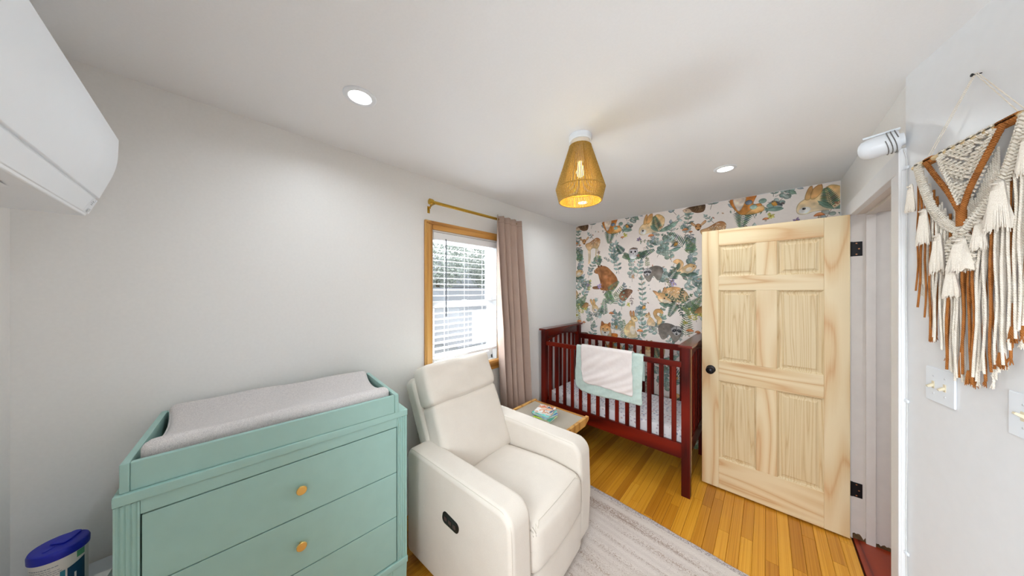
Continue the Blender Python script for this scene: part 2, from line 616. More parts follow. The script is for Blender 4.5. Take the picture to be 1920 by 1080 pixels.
def struct_empty(name, loc=(0, 0, 0), rz=0.0):
    o = bpy.data.objects.new(name, None)
    COL.objects.link(o)
    o.location = loc
    o.rotation_euler = (0, 0, rz)
    o['kind'] = 'structure'
    return o


def share(src, parent, loc=None, rot=None, scale=None, label=None):
    c = src.copy()
    COL.objects.link(c)
    c.parent = parent
    if loc is not None:
        c.location = loc
    if rot is not None:
        c.rotation_euler = rot
    if scale is not None:
        c.scale = scale
    if label:
        c['label'] = label
    return c


def copy_tree(o, parent=None):
    c = o.copy()
    COL.objects.link(c)
    if parent is not None:
        c.parent = parent
    for ch in [q for q in list(COL.objects) if q.parent == o]:
        copy_tree(ch, c)
    return c


def rpoly(pts, rad, seg=5):
    """round the corners of an outline; rad: one radius or one per corner"""
    n = len(pts)
    out = []
    rads = rad if isinstance(rad, (list, tuple)) else [rad] * n
    for i in range(n):
        p = Vector(pts[i])
        a = Vector(pts[i - 1]) - p
        b = Vector(pts[(i + 1) % n]) - p
        r = rads[i]
        if r <= 0:
            out.append(tuple(p))
            continue
        ang = a.angle(b)
        t = min(r / math.tan(ang / 2), a.length * .48, b.length * .48)
        r = t * math.tan(ang / 2)
        a.normalize()
        b.normalize()
        c = p + (a + b).normalized() * (r / math.sin(ang / 2))
        s, e = p + a * t - c, p + b * t - c
        for k in range(seg + 1):
            w = k / seg
            om = s.angle(e)
            if om < 1e-5:
                out.append(tuple(p))
                break
            q = s * (math.sin((1 - w) * om) / math.sin(om)) + e * (math.sin(w * om) / math.sin(om))
            out.append(tuple(c + q))
    return out


def cr(pts, per=6, closed=True):
    """smooth curve through points"""
    P = [np.array(p, float) for p in pts]
    n = len(P)
    out = []
    rngi = range(n) if closed else range(n - 1)
    for i in rngi:
        if closed:
            p0, p1, p2, p3 = P[(i - 1) % n], P[i], P[(i + 1) % n], P[(i + 2) % n]
        else:
            p0, p1, p2, p3 = P[max(i - 1, 0)], P[i], P[i + 1], P[min(i + 2, n - 1)]
        for k in range(per):
            t = k / per
            out.append(tuple(0.5 * ((2 * p1) + (-p0 + p2) * t + (2 * p0 - 5 * p1 + 4 * p2 - p3) * t * t + (-p0 + 3 * p1 - 3 * p2 + p3) * t ** 3)))
    if not closed:
        out.append(tuple(P[-1]))
    return out


# ------------------------------------------------------------------ the room shell
WT = 0.14   # wall thickness
W_V0, W_V1, W_Z0, W_Z1 = 1.100, 1.785, 0.935, 2.021      # window opening in the left wall
D_V0, D_V1, D_Z = 1.950, 2.745, 2.045                    # doorway in the door wall

g = G()
g.box(XL - WT, XL, YN - WT, W_V0, -0.05, ZC)
g.box(XL - WT, XL, W_V1, YB + WT, -0.05, ZC)
g.box(XL - WT, XL, W_V0, W_V1, -0.05, W_Z0)
g.box(XL - WT, XL, W_V0, W_V1, W_Z1, ZC)
g.obj('wall_left', 'wall_paint', kind='structure', smooth=0)

N_U0, N_U1, N_Z0, N_Z1 = -0.48, 0.62, 0.80, 1.90      # added window in the near wall, unseen behind the viewer
g = G()
g.box(XL - WT, N_U0, YN - WT, YN, -0.05, ZC)
g.box(N_U1, 1.3, YN - WT, YN, -0.05, ZC)
g.box(N_U0, N_U1, YN - WT, YN, -0.05, N_Z0)
g.box(N_U0, N_U1, YN - WT, YN, N_Z1, ZC)
g.obj('wall_near', 'wall_paint', kind='structure', smooth=0)

g = G()
g.box(XD, XD + 0.12, D_V1, YB, -0.05, ZC)
g.box(XD, XD + 0.12, CORNER.y - 0.002, D_V0, -0.05, ZC)
g.box(XD, XD + 0.12, D_V0, D_V1, D_Z, ZC)
g.obj('wall_door', 'wall_paint', kind='structure', smooth=0)

# wall on the right, slightly turned
q0, q1 = CORNER, CORNER + ADIR * 2.45
bk = -ANRM * 0.12
g = G()
vs = []
for p in (q0, q1, q1 + bk, q0 + bk):
    vs += [(p.x, p.y, -0.05), (p.x, p.y, ZC)]
g.add(vs, [(0, 2, 3, 1), (2, 4, 5, 3), (4, 6, 7, 5), (6, 0, 1, 7), (1, 3, 5, 7), (0, 6, 4, 2)])
g.obj('wall_right', 'trim_white', kind='structure', smooth=0)

ceiling = G().box(XL - WT, 2.1, YN - WT, YB + WT, ZC, ZC + 0.1).obj('ceiling', 'ceiling_paint', kind='structure', smooth=0)

# hall seen through the doorway
G().box(0.548, 1.9, D_V1 + 0.02, D_V1 + 0.12, -0.05, ZC).obj('wall_hall', 'jamb_white', kind='structure', smooth=0)
G().box(1.9, 2.0, 1.0, D_V1 + 0.12, -0.05, ZC).obj('wall_hall_end', 'wall_paint', kind='structure', smooth=0)
G().box(0.70, 2.0, 0.95, 1.0, -0.05, ZC).obj('wall_hall_side', 'wall_paint', kind='structure', smooth=0)
G().box(XD - 0.012, 1.95, 1.0, D_V1 + 0.02, -0.04, 0.004).obj('floor_hall', 'red_floor', kind='structure', smooth=0)

# floor: a subfloor with every oak strip its own plank
floor = G().box(XL - WT, 1.3, YN - WT, YB + WT, -0.06, -0.018).obj('floor', 'subfloor', kind='structure', smooth=0)
pw = 0.0572
plank_mesh = None
prng = random.Random(21)
x = XL
row = 0
n_pl = 0
while x < 0.94:
    x1 = x + pw
    y_end = YB
    if x1 > XD - 0.014:
        y_end = 1.86          # strips right of the doorway line stop at the door wall
    wdt = min(x1, (XD - 0.013) if x < XD - 0.013 < x1 else x1) - x
    y = YN
    visible = x > -1.30
    while y < y_end - 0.01:
        ln = prng.uniform(0.45, 1.25) if visible else prng.uniform(1.6, 2.2)
        if y + ln > y_end - 0.2:
            ln = y_end - y
        if plank_mesh is None:
            gg = G()
            b = 0.03
            # unit strip with a small chamfer along its top edges
            gg.add([(0, 0, -1), (1, 0, -1), (1, 1, -1), (0, 1, -1), (0, 0, -.12), (1, 0, -.12), (1, 1, -.12), (0, 1, -.12),
                    (b, .0004, 0), (1 - b, .0004, 0), (1 - b, .9996, 0), (b, .9996, 0)],
                   [(0, 1, 5, 4), (1, 2, 6, 5), (2, 3, 7, 6), (3, 0, 4, 7), (4, 5, 9, 8), (5, 6, 10, 9), (6, 7, 11, 10), (7, 4, 8, 11), (8, 9, 10, 11)])
            pl = gg.obj('plank', 'floor_oak', floor, smooth=0)
            plank_mesh = pl
        else:
            pl = share(plank_mesh, floor)
        pl.location = (x, y, 0)
        pl.scale = (wdt - 0.0006, ln - 0.0008, 0.018)
        n_pl += 1
        y += ln
    x = x1
    row += 1

# ragged paint edge where the jamb meets the hall floor
g = G()
rr = random.Random(3)
xs = [0.40 + 0.16 * i / 22 for i in range(23)]
vs, fs = [], []
for i, xx in enumerate(xs):
    h = 0.012 + 0.02 * rr.random() + (0.015 if i < 6 else 0)
    vs += [(xx, D_V1 - 0.0035, 0.003), (xx, D_V1 - 0.0035, h), (xx, D_V1 + 0.006, 0.003), (xx, D_V1 + 0.006, h)]
for i in range(22):
    a = i * 4
    fs += [(a, a + 4, a + 5, a + 1), (a + 1, a + 5, a + 7, a + 3)]
g.add(vs, fs)
g.obj('trim_3', plain('old_varnish_edge', (96, 70, 40), 0.7, noise=0.4, nscale=60), kind='structure', smooth=0)

# door casing and jambs (trim_1)
trim = struct_empty('trim_1')
CX = XD - 0.027
g = G(); g.rbox(CX, XD + 0.001, CORNER.y - 0.006, D_V0, 0.0, D_Z - 0.005, 0.004).rbox(CX - 0.006, CX + 0.004, CORNER.y - 0.004, CORNER.y + 0.022, 0, D_Z + 0.08, 0.004)
g.obj('casing_board', 'trim_white', trim)
G().rbox(CX, XD + 0.001, D_V1, D_V1 + 0.09, 0.0, D_Z - 0.005, 0.004).obj('casing_board', 'trim_white', trim)
G().rbox(CX - 0.002, XD + 0.001, CORNER.y - 0.004, D_V1 + 0.095, D_Z - 0.005, D_Z + 0.082, 0.004).obj('head_casing', 'trim_white', trim)
# jamb faces with the stop strip
G().box(XD - 0.02, 0.548, D_V1 - 0.002, D_V1 + 0.02, 0.0, D_Z).obj('jamb', 'jamb_white', trim, smooth=0)
G().box(XD - 0.02, 0.548, D_V0 - 0.02, D_V0 + 0.002, 0.0, D_Z).obj('jamb', 'jamb_white', trim, smooth=0)
G().box(XD - 0.02, 0.548, D_V0, D_V1, D_Z - 0.002, D_Z + 0.02).obj('head_jamb', 'jamb_white', trim, smooth=0)
G().rbox(0.452, 0.490, D_V1 - 0.014, D_V1, 0.0, D_Z - 0.012, 0.002).obj('door_stop', 'jamb_white', trim)
G().rbox(0.452, 0.490, D_V0, D_V1, D_Z - 0.014, D_Z, 0.002).obj('door_stop', 'jamb_white', trim)

# ------------------------------------------------------------------ door_1: six-panel pine door, opened into the room
DW, DH, DT = 0.772, 2.030, 0.035
door = struct_empty('door_1', (0.386, 2.702, 0.012), R(0.4))
# local: x runs from the hinge edge (0) to the free edge (-DW); the face towards the room is y = 0


def dpart(name, x0, x1, z0, z1, mat, y0=0.0, y1=DT, b=0.002):
    return G().rbox(-x1, -x0, y0, y1, z0, z1, b, 1).obj(name, mat, door, smooth=30)


ST = 0.110
MX0, MX1 = DW / 2 - 0.056, DW / 2 + 0.056
rails = [(0.0, 0.235), (0.845, 1.000), (1.555, 1.665), (1.905, DH)]
dpart('stile', 0, ST, 0, DH, 'pine_z')
dpart('stile', DW - ST, DW, 0, DH, 'pine_z')
for z0, z1 in rails:
    dpart('rail', ST, DW - ST, z0, z1, 'pine_x')
for i in range(3):
    z0, z1 = rails[i][1], rails[i + 1][0]
    dpart('mullion', MX0, MX1, z0, z1, 'pine_z')
    for x0, x1 in ((ST, MX0), (MX1, DW - ST)):
        g = G()
        # sticking (sloped moulding) around the opening, both faces
        for sgn in (1, -1):
            yb = 0.0 if sgn > 0 else DT
            def P(ix, iz, d):
                return [(-(x1 - ix), yb + sgn * d, z0 + iz), (-(x0 + ix), yb + sgn * d, z0 + iz), (-(x0 + ix), yb + sgn * d, z1 - iz), (-(x1 - ix), yb + sgn * d, z1 - iz)]
            prof = [(0.0, 0.0012), (0.003, 0.003), (0.009, 0.0080), (0.0115, 0.0102), (0.022, 0.0102), (0.034, 0.0062), (0.0347, 0.0034)]
            rings = [P(a, a, d) for a, d in prof]
            vs = [p for r_ in rings for p in r_]
            fs = []
            for k in range(len(prof) - 1):
                for j in range(4):
                    j2 = (j + 1) % 4
                    fs.append((k * 4 + j, k * 4 + j2, k * 4 + 4 + j2, k * 4 + 4 + j))
            m_ = (len(prof) - 1) * 4
            fs.append((m_, m_ + 1, m_ + 2, m_ + 3))
            g.add(vs, fs)
        g.obj('door_panel', 'pine_panel', door, smooth=0)
# knob: rose, neck, round knob, on both faces
kx, kz = -(DW - 0.060), 0.925
for sgn in (1, -1):
    mt = Matrix.Translation((kx, 0 if sgn > 0 else DT, kz)) @ Matrix.Rotation(R(90) * sgn, 4, 'X')
    rose = G().lathe([(0.0, -0.001), (0.031, -0.001), (0.031, 0.004), (0.026, 0.008), (0.014, 0.010)], 28, mt).obj('knob_rose', 'dark_bronze', door)
    G().lathe([(0.012, 0.008), (0.011, 0.028), (0.018, 0.034), (0.026, 0.042), (0.0285, 0.051), (0.026, 0.060), (0.016, 0.066), (0.0, 0.0675)], 28, mt).obj('knob', 'dark_bronze', rose)
G().rbox(-DW - 0.0015, -DW + 0.002, DT / 2 - 0.011, DT / 2 + 0.011, kz - 0.028, kz + 0.028, 0.001, 1).obj('latch_plate', 'dark_bronze', door)
# hinges: leaf on the jamb, barrel, screws
for hz in (1.816, 0.300):
    h = G()
    h.rbox(0.012, 0.054, 0.0365, 0.0415, hz - 0.045, hz + 0.045, 0.0015, 1)
    h.tube([(0.010, 0.041, hz - 0.046), (0.010, 0.041, hz + 0.046)], 0.006, 10)
    ho = h.obj('hinge', 'black_metal', door)
    sg = G()
    for dx, dz in ((0.030, 0.034), (0.040, 0.0), (0.030, -0.034)):
        mt = Matrix.Translation((dx, 0.0366, hz + dz)) @ Matrix.Rotation(R(90), 4, 'X')
        G().lathe([(0.0, 0.0), (0.0042, 0.0), (0.0036, 0.0012), (0.0, 0.0014)], 12, mt).obj('screw', 'copper', ho)

# ------------------------------------------------------------------ window_1 in the left wall
win = struct_empty('window_1')
ce = 0.062
G().rbox(XL - 0.001, XL + 0.018, W_V0 - ce, W_V0, W_Z0 - 0.02, W_Z1 + ce, 0.005).obj('casing_board', 'oak_z', win)
G().rbox(XL - 0.001, XL + 0.018, W_V1, W_V1 + ce, W_Z0 - 0.02, W_Z1 + ce, 0.005).obj('casing_board', 'oak_z', win)
g = G(); g.rbox(XL - 0.001, XL + 0.0185, W_V0, W_V1, W_Z1, W_Z1 + ce, 0.005)
g.obj('head_casing', 'oak_y', win)
G().rbox(XL - 0.001, XL + 0.024, W_V0 - ce * .8, W_V1 + ce * .8, W_Z1 + ce * .55, W_Z1 + ce * .8, 0.003).obj('casing_bead', 'oak_y', win)
for v_ in (W_V0 - ce * .8, W_V1 + ce * .55):
    G().rbox(XL - 0.001, XL + 0.0235, v_, v_ + ce * .25, W_Z0 + .006, W_Z1 + ce * .8, 0.003).obj('casing_bead', 'oak_z', win)
G().rbox(XL - 0.001, XL + 0.045, W_V0 - ce - 0.02, W_V1 + ce + 0.02, W_Z0 - 0.02, W_Z0 + 0.005, 0.006).obj('window_sill', 'oak_y', win)
G().rbox(XL - 0.001, XL + 0.016, W_V0 - ce, W_V1 + ce, W_Z0 - 0.085, W_Z0 - 0.02, 0.004).obj('sill_apron', 'oak_y', win)
# reveal lining in oak
g = G()
g.box(XL - 0.055, XL, W_V0 - 0.001, W_V0 + 0.012, W_Z0, W_Z1)
g.box(XL - 0.055, XL, W_V1 - 0.012, W_V1 + 0.001, W_Z0, W_Z1)
g.box(XL - 0.055, XL, W_V0, W_V1, W_Z1 - 0.012, W_Z1 + 0.001)
g.obj('reveal_lining', 'vinyl', win, smooth=0)
# white vinyl double-hung sashes
fx0, fx1 = XL - 0.115, XL - 0.056
g = G()
for a in ((W_V0, W_V0 + 0.030), (W_V1 - 0.030, W_V1)):
    g.rbox(fx0, fx1, a[0], a[1], W_Z0, W_Z1, 0.003)
g.rbox(fx0, fx1, W_V0, W_V1, W_Z1 - 0.035, W_Z1, 0.003)
g.rbox(fx0, fx1, W_V0, W_V1, W_Z0, W_Z0 + 0.035, 0.003)
g.obj('window_frame', 'vinyl', win)
zm = 1.455
for nm, z0, z1, xo in (('upper_sash', zm - 0.02, W_Z1 - 0.035, fx0 + 0.008), ('lower_sash', W_Z0 + 0.03, zm + 0.022, fx0 + 0.034)):
    s = G()
    v0, v1 = W_V0 + 0.026, W_V1 - 0.026
    s.rbox(xo, xo + 0.024, v0, v0 + 0.034, z0, z1, 0.003)
    s.rbox(xo, xo + 0.024, v1 - 0.034, v1, z0, z1, 0.003)
    s.rbox(xo, xo + 0.024, v0 + 0.03, v1 - 0.03, z0, z0 + 0.04, 0.003)
    s.rbox(xo, xo + 0.024, v0 + 0.03, v1 - 0.03, z1 - 0.04, z1, 0.003)
    so = s.obj('sash', 'vinyl', win)
    G().box(xo + 0.010, xo + 0.013, v0 + 0.03, v1 - 0.03, z0 + 0.035, z1 - 0.035).obj('pane', 'glass', so, smooth=0)
G().rbox(fx1 - 0.004, fx1 + 0.008, 1.42, 1.47, zm + 0.020, zm + 0.032, 0.003).obj('sash_lock', 'vinyl', win)

# ------------------------------------------------------------------ added_window in the near wall, unseen, added to let fill light in
added_win = struct_empty('added_window')
for x0, x1, z0, z1, mt_ in ((N_U0 - ce, N_U0, N_Z0 - ce, N_Z1 + ce, 'oak_z'), (N_U1, N_U1 + ce, N_Z0 - ce, N_Z1 + ce, 'oak_z'), (N_U0, N_U1, N_Z1, N_Z1 + ce, 'oak_x'), (N_U0, N_U1, N_Z0 - ce, N_Z0, 'oak_x')):
    G().rbox(x0, x1, YN - 0.001, YN + 0.018, z0, z1, 0.005).obj('casing_board', mt_, added_win)
g = G()
for x0, x1, z0, z1 in ((N_U0, N_U0 + .05, N_Z0, N_Z1), (N_U1 - .05, N_U1, N_Z0, N_Z1), (N_U0, N_U1, N_Z0, N_Z0 + .05), (N_U0, N_U1, N_Z1 - .05, N_Z1), (N_U0, N_U1, 1.45, 1.49)):
    g.rbox(x0, x1, YN - .10, YN - .06, z0, z1, .003)
so = g.obj('sash', 'vinyl', added_win)
G().box(N_U0 + .045, N_U1 - .045, YN - .082, YN - .079, N_Z0 + .045, N_Z1 - .045).obj('pane', 'glass', so, smooth=0)

# ------------------------------------------------------------------ ceiling lights, and added unseen lamps
def area(name, loc, size, power, color=(.85, .935, 1.0), rot=(0, 0, 0), shape='DISK', parent=None):
    d = bpy.data.lights.new(name, 'AREA')
    d.shape = shape
    d.size = size
    d.energy = power
    if size < .1:
        d.spread = R(160)
    d.color = color
    o = bpy.data.objects.new(name, d)
    COL.objects.link(o)
    o.location = loc
    o.rotation_euler = rot
    if parent is not None:
        o.parent = parent
    return o


def downlight(loc, label, first=None):
    if first is None:
        t = thing('recessed_light', label, 'ceiling light', loc, 0, 'recessed ceiling lights')
        G().lathe([(0.043, -0.003), (0.0445, -0.006), (0.060, -0.0055), (0.064, -0.003), (0.0645, 0.0005), (0.043, 0.0005)], 40, caps=False).obj('trim_ring', 'white_plastic', t)
        G().lathe([(0.0, -0.0025), (0.0432, -0.0025), (0.0432, 0.0), (0.0, 0.0)], 36).obj('lens', 'lens', t, smooth=0)
        area('lamp_light', (0, 0, -0.008), 0.08, DOWNLIGHT_W, parent=t)
    else:
        t = copy_tree(first)
        t.location = loc
        t['label'] = label
    return t


dl = downlight((-1.279, 0.424, ZC), 'round recessed ceiling light nearest the wall-mounted air conditioner')
downlight((-0.207, 2.372, ZC), 'round recessed ceiling light above the open pine door', dl)
downlight((-1.279, 2.372, ZC), 'round recessed ceiling light behind the pendant lamp, above the crib and curtain', dl)
downlight((-0.207, 0.424, ZC), 'added round recessed ceiling light overhead, unseen, just beyond the top edge of view', dl)  # extra fitting added for brightness, out of view
area('hall_fill_light', (1.25, 2.0, ZC - 0.03), 0.2, HALL_W)  # added hall fill, no fitting seen, brightens the door jamb

dlt = area('ground_fill_light', (-4.3, 0.3, -0.52), 2.2, GROUND_FILL_W, (.84, .94, 1.0), (0, R(180), 0), 'RECTANGLE')  # added lamp below the line of sight, stands in for bounced daylight
dlt.data.size_y = 3.4

w2 = area('added_window_fill', ((N_U0 + N_U1) / 2, YN - 0.36, 1.62), N_U1 - N_U0, ADDED_WINDOW_W, (.86, .94, 1.0), (R(66), 0, 0), 'RECTANGLE')  # added fill lamp outside the made-up window
w2.data.size_y = 0.9
w2.data.spread = R(130)

# portal in the window opening: guides the sky light in
pt = bpy.data.lights.new('window_portal', 'AREA')
pt.shape = 'RECTANGLE'
pt.size, pt.size_y = W_V1 - W_V0, W_Z1 - W_Z0
pt.cycles.is_portal = True
po = bpy.data.objects.new('window_portal', pt)
COL.objects.link(po)
po.location = (XL - 0.13, (W_V0 + W_V1) / 2, (W_Z0 + W_Z1) / 2)
po.rotation_euler = (0, R(-90), 0)

# ------------------------------------------------------------------ outside the window
GZ = -0.6
G().box(-30, XL - WT - 0.02, -12, 24, GZ - 0.1, GZ).obj('ground', plain('concrete_drive', (120, 120, 120), 0.9, noise=0.08, nscale=3), kind='structure', smooth=0)
M['shingle'] = plain('pale_shingles', (118, 120, 124), 0.9, noise=0.18, nscale=40)
M['shingle_dark'] = plain('grey_shingles', (120, 124, 128), 0.9, noise=0.3, nscale=30)
M['siding'] = plain('white_siding', (160, 160, 163), 0.7)
M['leaf_grey'] = plain('tree_leaves', (158, 164, 154), 0.9, noise=0.35, nscale=8)
M['bark'] = plain('bark', (90, 78, 66), 0.9, noise=0.2)
# low garage with a pale roof just below eye level
t = thing('garage', 'low white garage with a pale shingle roof seen through the lower sash', 'building', (-10.0, 8.0, GZ))
G().box(-1.6, 1.6, -1.8, 1.8, 0, 1.55).obj('wall', 'siding', t, smooth=0)
g = G()
g.prism([(-1.95, 1.5), (1.95, 1.5), (0, 2.25)], -2.05, 2.05, 'y')
g.obj('roof', 'shingle', t, smooth=0)
G().box(1.6, 1.63, -1.2, 0.9, 0.05, 1.3).obj('garage_door', 'vinyl', t, smooth=0)
# neighbouring house beyond
t = thing('neighbour_house', 'neighbouring house with grey shingle roof behind the garage outside the window', 'building', (-18.5, 13.0, GZ))
G().box(-2.5, 2.5, -5.0, 5.0, 0, 2.4).obj('wall', 'siding', t, smooth=0)
G().prism([(-3.0, 2.35), (3.0, 2.35), (0, 4.6)], -5.4, 5.4, 'y').obj('roof', 'shingle_dark', t, smooth=0)
for wy in (-3.2, -0.6, 2.4):
    f = G().box(2.5, 2.54, wy - 0.5, wy + 0.5, 0.9, 2.0).obj('window', 'vinyl', t, smooth=0)
    G().box(2.535, 2.55, wy - 0.42, wy + 0.42, 0.98, 1.92).obj('pane', plain('far_pane', (90, 100, 110), 0.1), f, smooth=0)


def tree(loc, h, rad, label, seed):
    t = thing('tree', label, 'tree', loc, 0, 'trees outside the window')
    r_ = random.Random(seed)
    G().tube([(0, 0, 0), (0.05, 0, h * .35), (-0.03, 0.06, h * .6)], [0.14, 0.1, 0.06], 8).obj('trunk', 'bark', t)
    g = G()
    for i in range(4200):
        th, ph = r_.uniform(0, 2 * PI), math.acos(r_.uniform(-1, 1))
        rr_ = rad * r_.uniform(0.55, 1.0)
        c = Vector((rr_ * math.sin(ph) * math.cos(th), rr_ * math.sin(ph) * math.sin(th), h * .68 + rr_ * .95 * math.cos(ph)))
        mt = Matrix.Translation(c) @ Euler((r_.uniform(0, 6), r_.uniform(0, 6), r_.uniform(0, 6))).to_matrix().to_4x4()
        s = r_.uniform(0.06, 0.12)
        g.add([(0, -s, 0), (s * .5, 0, .03), (0, s, 0), (-s * .5, 0, .03)], [(0, 1, 2), (0, 2, 3)], mt)
    g.obj('foliage', 'leaf_grey', t, smooth=0, kind='stuff')


tree((-13.2, 12.6, GZ), 5.4, 1.9, 'leafy tree beyond the garage on the right of the window view', 1)
tree((-13.4, 8.4, GZ), 5.8, 2.0, 'taller leafy tree beyond the garage on the left of the window view', 2)
# ------------------------------------------------------------------ wallpaper print (flat artwork drawn in code, wall metres)
PX = 420.0                # print pixels per metre
TW, TH = 1.226, 2.40      # the design repeats across every TW, and again VREP lower
VREP = 1.38
U0 = -1.870
NWp, NHp = int(round(TW * PX)), int(round(TH * PX))
ART = np.zeros((NHp, NWp, 3), np.float32)
ART[:] = np.array([248, 237, 229], np.float32)
wr = np.random.RandomState(5)
_n1 = wr.rand(NHp // 9 + 2, NWp // 9 + 2)
_n2 = wr.rand(NHp // 26 + 2, NWp // 26 + 2)


def _blow(n, k):
    y, x = np.arange(NHp) / k, np.arange(NWp) / k
    y0, x0 = y.astype(int), x.astype(int)
    fy, fx = (y - y0)[:, None], (x - x0)[None]
    a = n[y0][:, x0] * (1 - fx) + n[y0][:, x0 + 1] * fx
    b = n[y0 + 1][:, x0] * (1 - fx) + n[y0 + 1][:, x0 + 1] * fx
    return a * (1 - fy) + b * fy


WASH = (_blow(_n1, 9) * .5 + _blow(_n2, 26) * .5 - .5).astype(np.float32)      # pigment pooling
ART += (wr.rand(NHp // 6 + 1, NWp // 6 + 1, 1).repeat(6, 0).repeat(6, 1)[:NHp, :NWp] - .5) * 3


def paint(P, col, col2=None, gdir=(0, 1), edge=0.55, alpha=0.93, width=None):
    """watercolour fill of an outline (or a stroke of some width), with a darker rim"""
    P = np.array(P, float)
    for dz in (0, -VREP):
        Q0 = np.stack([(P[:, 0] - U0) * PX, (P[:, 1] + dz) * PX], 1)
        for k in (-1, 0, 1, 2):
            Q = Q0 + [k * NWp * -1.0, 0]
            pad = 2 + (width * PX if width else 0)
            x0, y0 = np.floor(Q.min(0) - pad).astype(int)
            x1, y1 = np.ceil(Q.max(0) + pad).astype(int)
            x0, y0, x1, y1 = max(x0, 0), max(y0, 0), min(x1, NWp), min(y1, NHp)
            if x1 <= x0 or y1 <= y0:
                continue
            X, Y = np.meshgrid(np.arange(x0, x1) + .5, np.arange(y0, y1) + .5)
            d = np.full(X.shape, 1e9)
            ins = np.zeros(X.shape, bool)
            n = len(Q)
            for i in range(n if width is None else n - 1):
                a, b = Q[i], Q[(i + 1) % n]
                e = b - a
                L = max(e @ e, 1e-9)
                t = np.clip(((X - a[0]) * e[0] + (Y - a[1]) * e[1]) / L, 0, 1)
                d = np.minimum(d, np.hypot(X - a[0] - t * e[0], Y - a[1] - t * e[1]))
                if width is None:
                    c = ((a[1] > Y) != (b[1] > Y))
                    if abs(e[1]) > 1e-9:
                        ins ^= c & (X < a[0] + (Y - a[1]) * e[0] / e[1])
            if width is None:
                sd = np.where(ins, -d, d)
            else:
                sd = d - width * PX / 2
            cov = np.clip(.5 - sd, 0, 1)[..., None] * alpha
            c1 = np.array(col, np.float32)
            if col2 is not None:
                pr = X * gdir[0] + Y * gdir[1]
                qq = Q @ np.array(gdir, float)
                tt = np.clip((pr - qq.min()) / max(qq.max() - qq.min(), 1e-6), 0, 1)[..., None]
                cc = c1 * (1 - tt) + np.array(col2, np.float32) * tt
            else:
                cc = np.broadcast_to(c1, X.shape + (3,))
            ws = WASH[y0:y1, x0:x1, None]
            cc = cc * (1 + ws * .5) + 26 * np.clip(ws, 0, 1)
            if edge and width is None:
                rim = np.clip(1 - np.abs(sd + 0.8) / 1.4, 0, 1)[..., None] * edge
                cc = cc * (1 - rim * .55)
            ART[y0:y1, x0:x1] = ART[y0:y1, x0:x1] * (1 - cov) + cc * cov


ar = random.Random(11)
GREENS = [(116, 142, 134), (96, 124, 114), (142, 164, 156), (80, 106, 98), (152, 170, 164), (104, 128, 108), (126, 142, 130), (120, 134, 140), (142, 148, 140)]
DARKG = [(62, 92, 72), (52, 80, 64), (84, 112, 78), (98, 124, 86)]


def ell(x, y, a, b, ang=0.0, n=16):
    c, s = math.cos(ang), math.sin(ang)
    return [(x + a * math.cos(t) * c - b * math.sin(t) * s, y + a * math.cos(t) * s + b * math.sin(t) * c) for t in [2 * PI * k / n for k in range(n)]]


def leaf(x, y, L, w, ang, c=None):
    c = c or ar.choice(GREENS)
    pts = []
    for t, q in ((0, 0), (.2, .32), (.45, .5), (.7, .38), (1, 0), (.7, -.38), (.45, -.5), (.2, -.32)):
        pts.append((x + math.cos(ang) * t * L - math.sin(ang) * q * w, y + math.sin(ang) * t * L + math.cos(ang) * q * w))
    c = tuple(v + 8 for v in c)
    lt = tuple(min(255, v + 56) for v in c)
    paint(pts, lt, c, (-math.sin(ang), math.cos(ang)), alpha=.86)
    paint([(x, y), (x + math.cos(ang) * L * .8, y + math.sin(ang) * L * .8)], tuple(v * .7 for v in c), width=.0022, alpha=.6)


def stem(pts, c=(120, 104, 92), w=.0035):
    paint(cr(pts, 5, False), c, width=w, alpha=.8)


def sprig(x, y, ang, L, n=4, ll=.05, lw=.026, bend=.3, round_=False, c=None):
    """a twig with paired leaves"""
    pts = [(x, y)]
    a = ang
    st = L / (n + .5)
    cx, cy = x, y
    for i in range(n + 1):
        a += bend * ar.uniform(-.4, 1) / n
        cx += math.cos(a) * st
        cy += math.sin(a) * st
        pts.append((cx, cy))
    stem(pts)
    for i, (px, py) in enumerate(pts[1:]):
        k = 1 - .25 * i / n
        for s in (1, -1):
            q = ang + s * ar.uniform(.6, 1.2)
            if round_:
                r_ = ll * .42 * k * ar.uniform(.8, 1.15)
                cc = c or ar.choice(GREENS)
                paint(ell(px + math.cos(q) * r_ * 1.15, py + math.sin(q) * r_ * 1.15, r_, r_ * .85, q), tuple(min(255, v + 50) for v in cc), cc, (-math.sin(q), math.cos(q)), alpha=.8)
            else:
                leaf(px, py, ll * k * ar.uniform(.8, 1.2), lw * k, q, c)
    leaf(pts[-1][0], pts[-1][1], ll, lw, a, c)


def fern(x, y, ang, L, w=.07, n=11, c=None):
    c = c or ar.choice(DARKG)
    stem([(x, y), (x + math.cos(ang) * L, y + math.sin(ang) * L)], c, .003)
    for i in range(n):
        t = (i + .6) / n
        px, py = x + math.cos(ang) * L * t, y + math.sin(ang) * L * t
        ll = w * (1 - t) ** .7 + .012
        for s in (1, -1):
            leaf(px, py, ll, .013, ang + s * 1.05, tuple(v + ar.randint(-10, 22) for v in c))


def flower(x, y, r_, c, n=6):
    for k in range(n):
        a = 2 * PI * k / n + ar.random()
        leaf(x, y, r_ * ar.uniform(.8, 1.2), r_ * .6, a, c)
    paint(ell(x, y, r_ * .2, r_ * .2, 0, 8), (210, 160, 60))


def mushroom(x, y, s, a=0.0):
    paint([(x - .2 * s, y), (x + .2 * s, y), (x + .15 * s, y + .5 * s), (x - .15 * s, y + .5 * s)], (232, 214, 190), (214, 190, 160))
    paint(cr([(x - .62 * s, y + .45 * s), (x - .35 * s, y + .85 * s), (x + .15 * s, y + .95 * s), (x + .6 * s, y + .5 * s), (x, y + .42 * s)], 4), (214, 112, 62), (240, 176, 120))


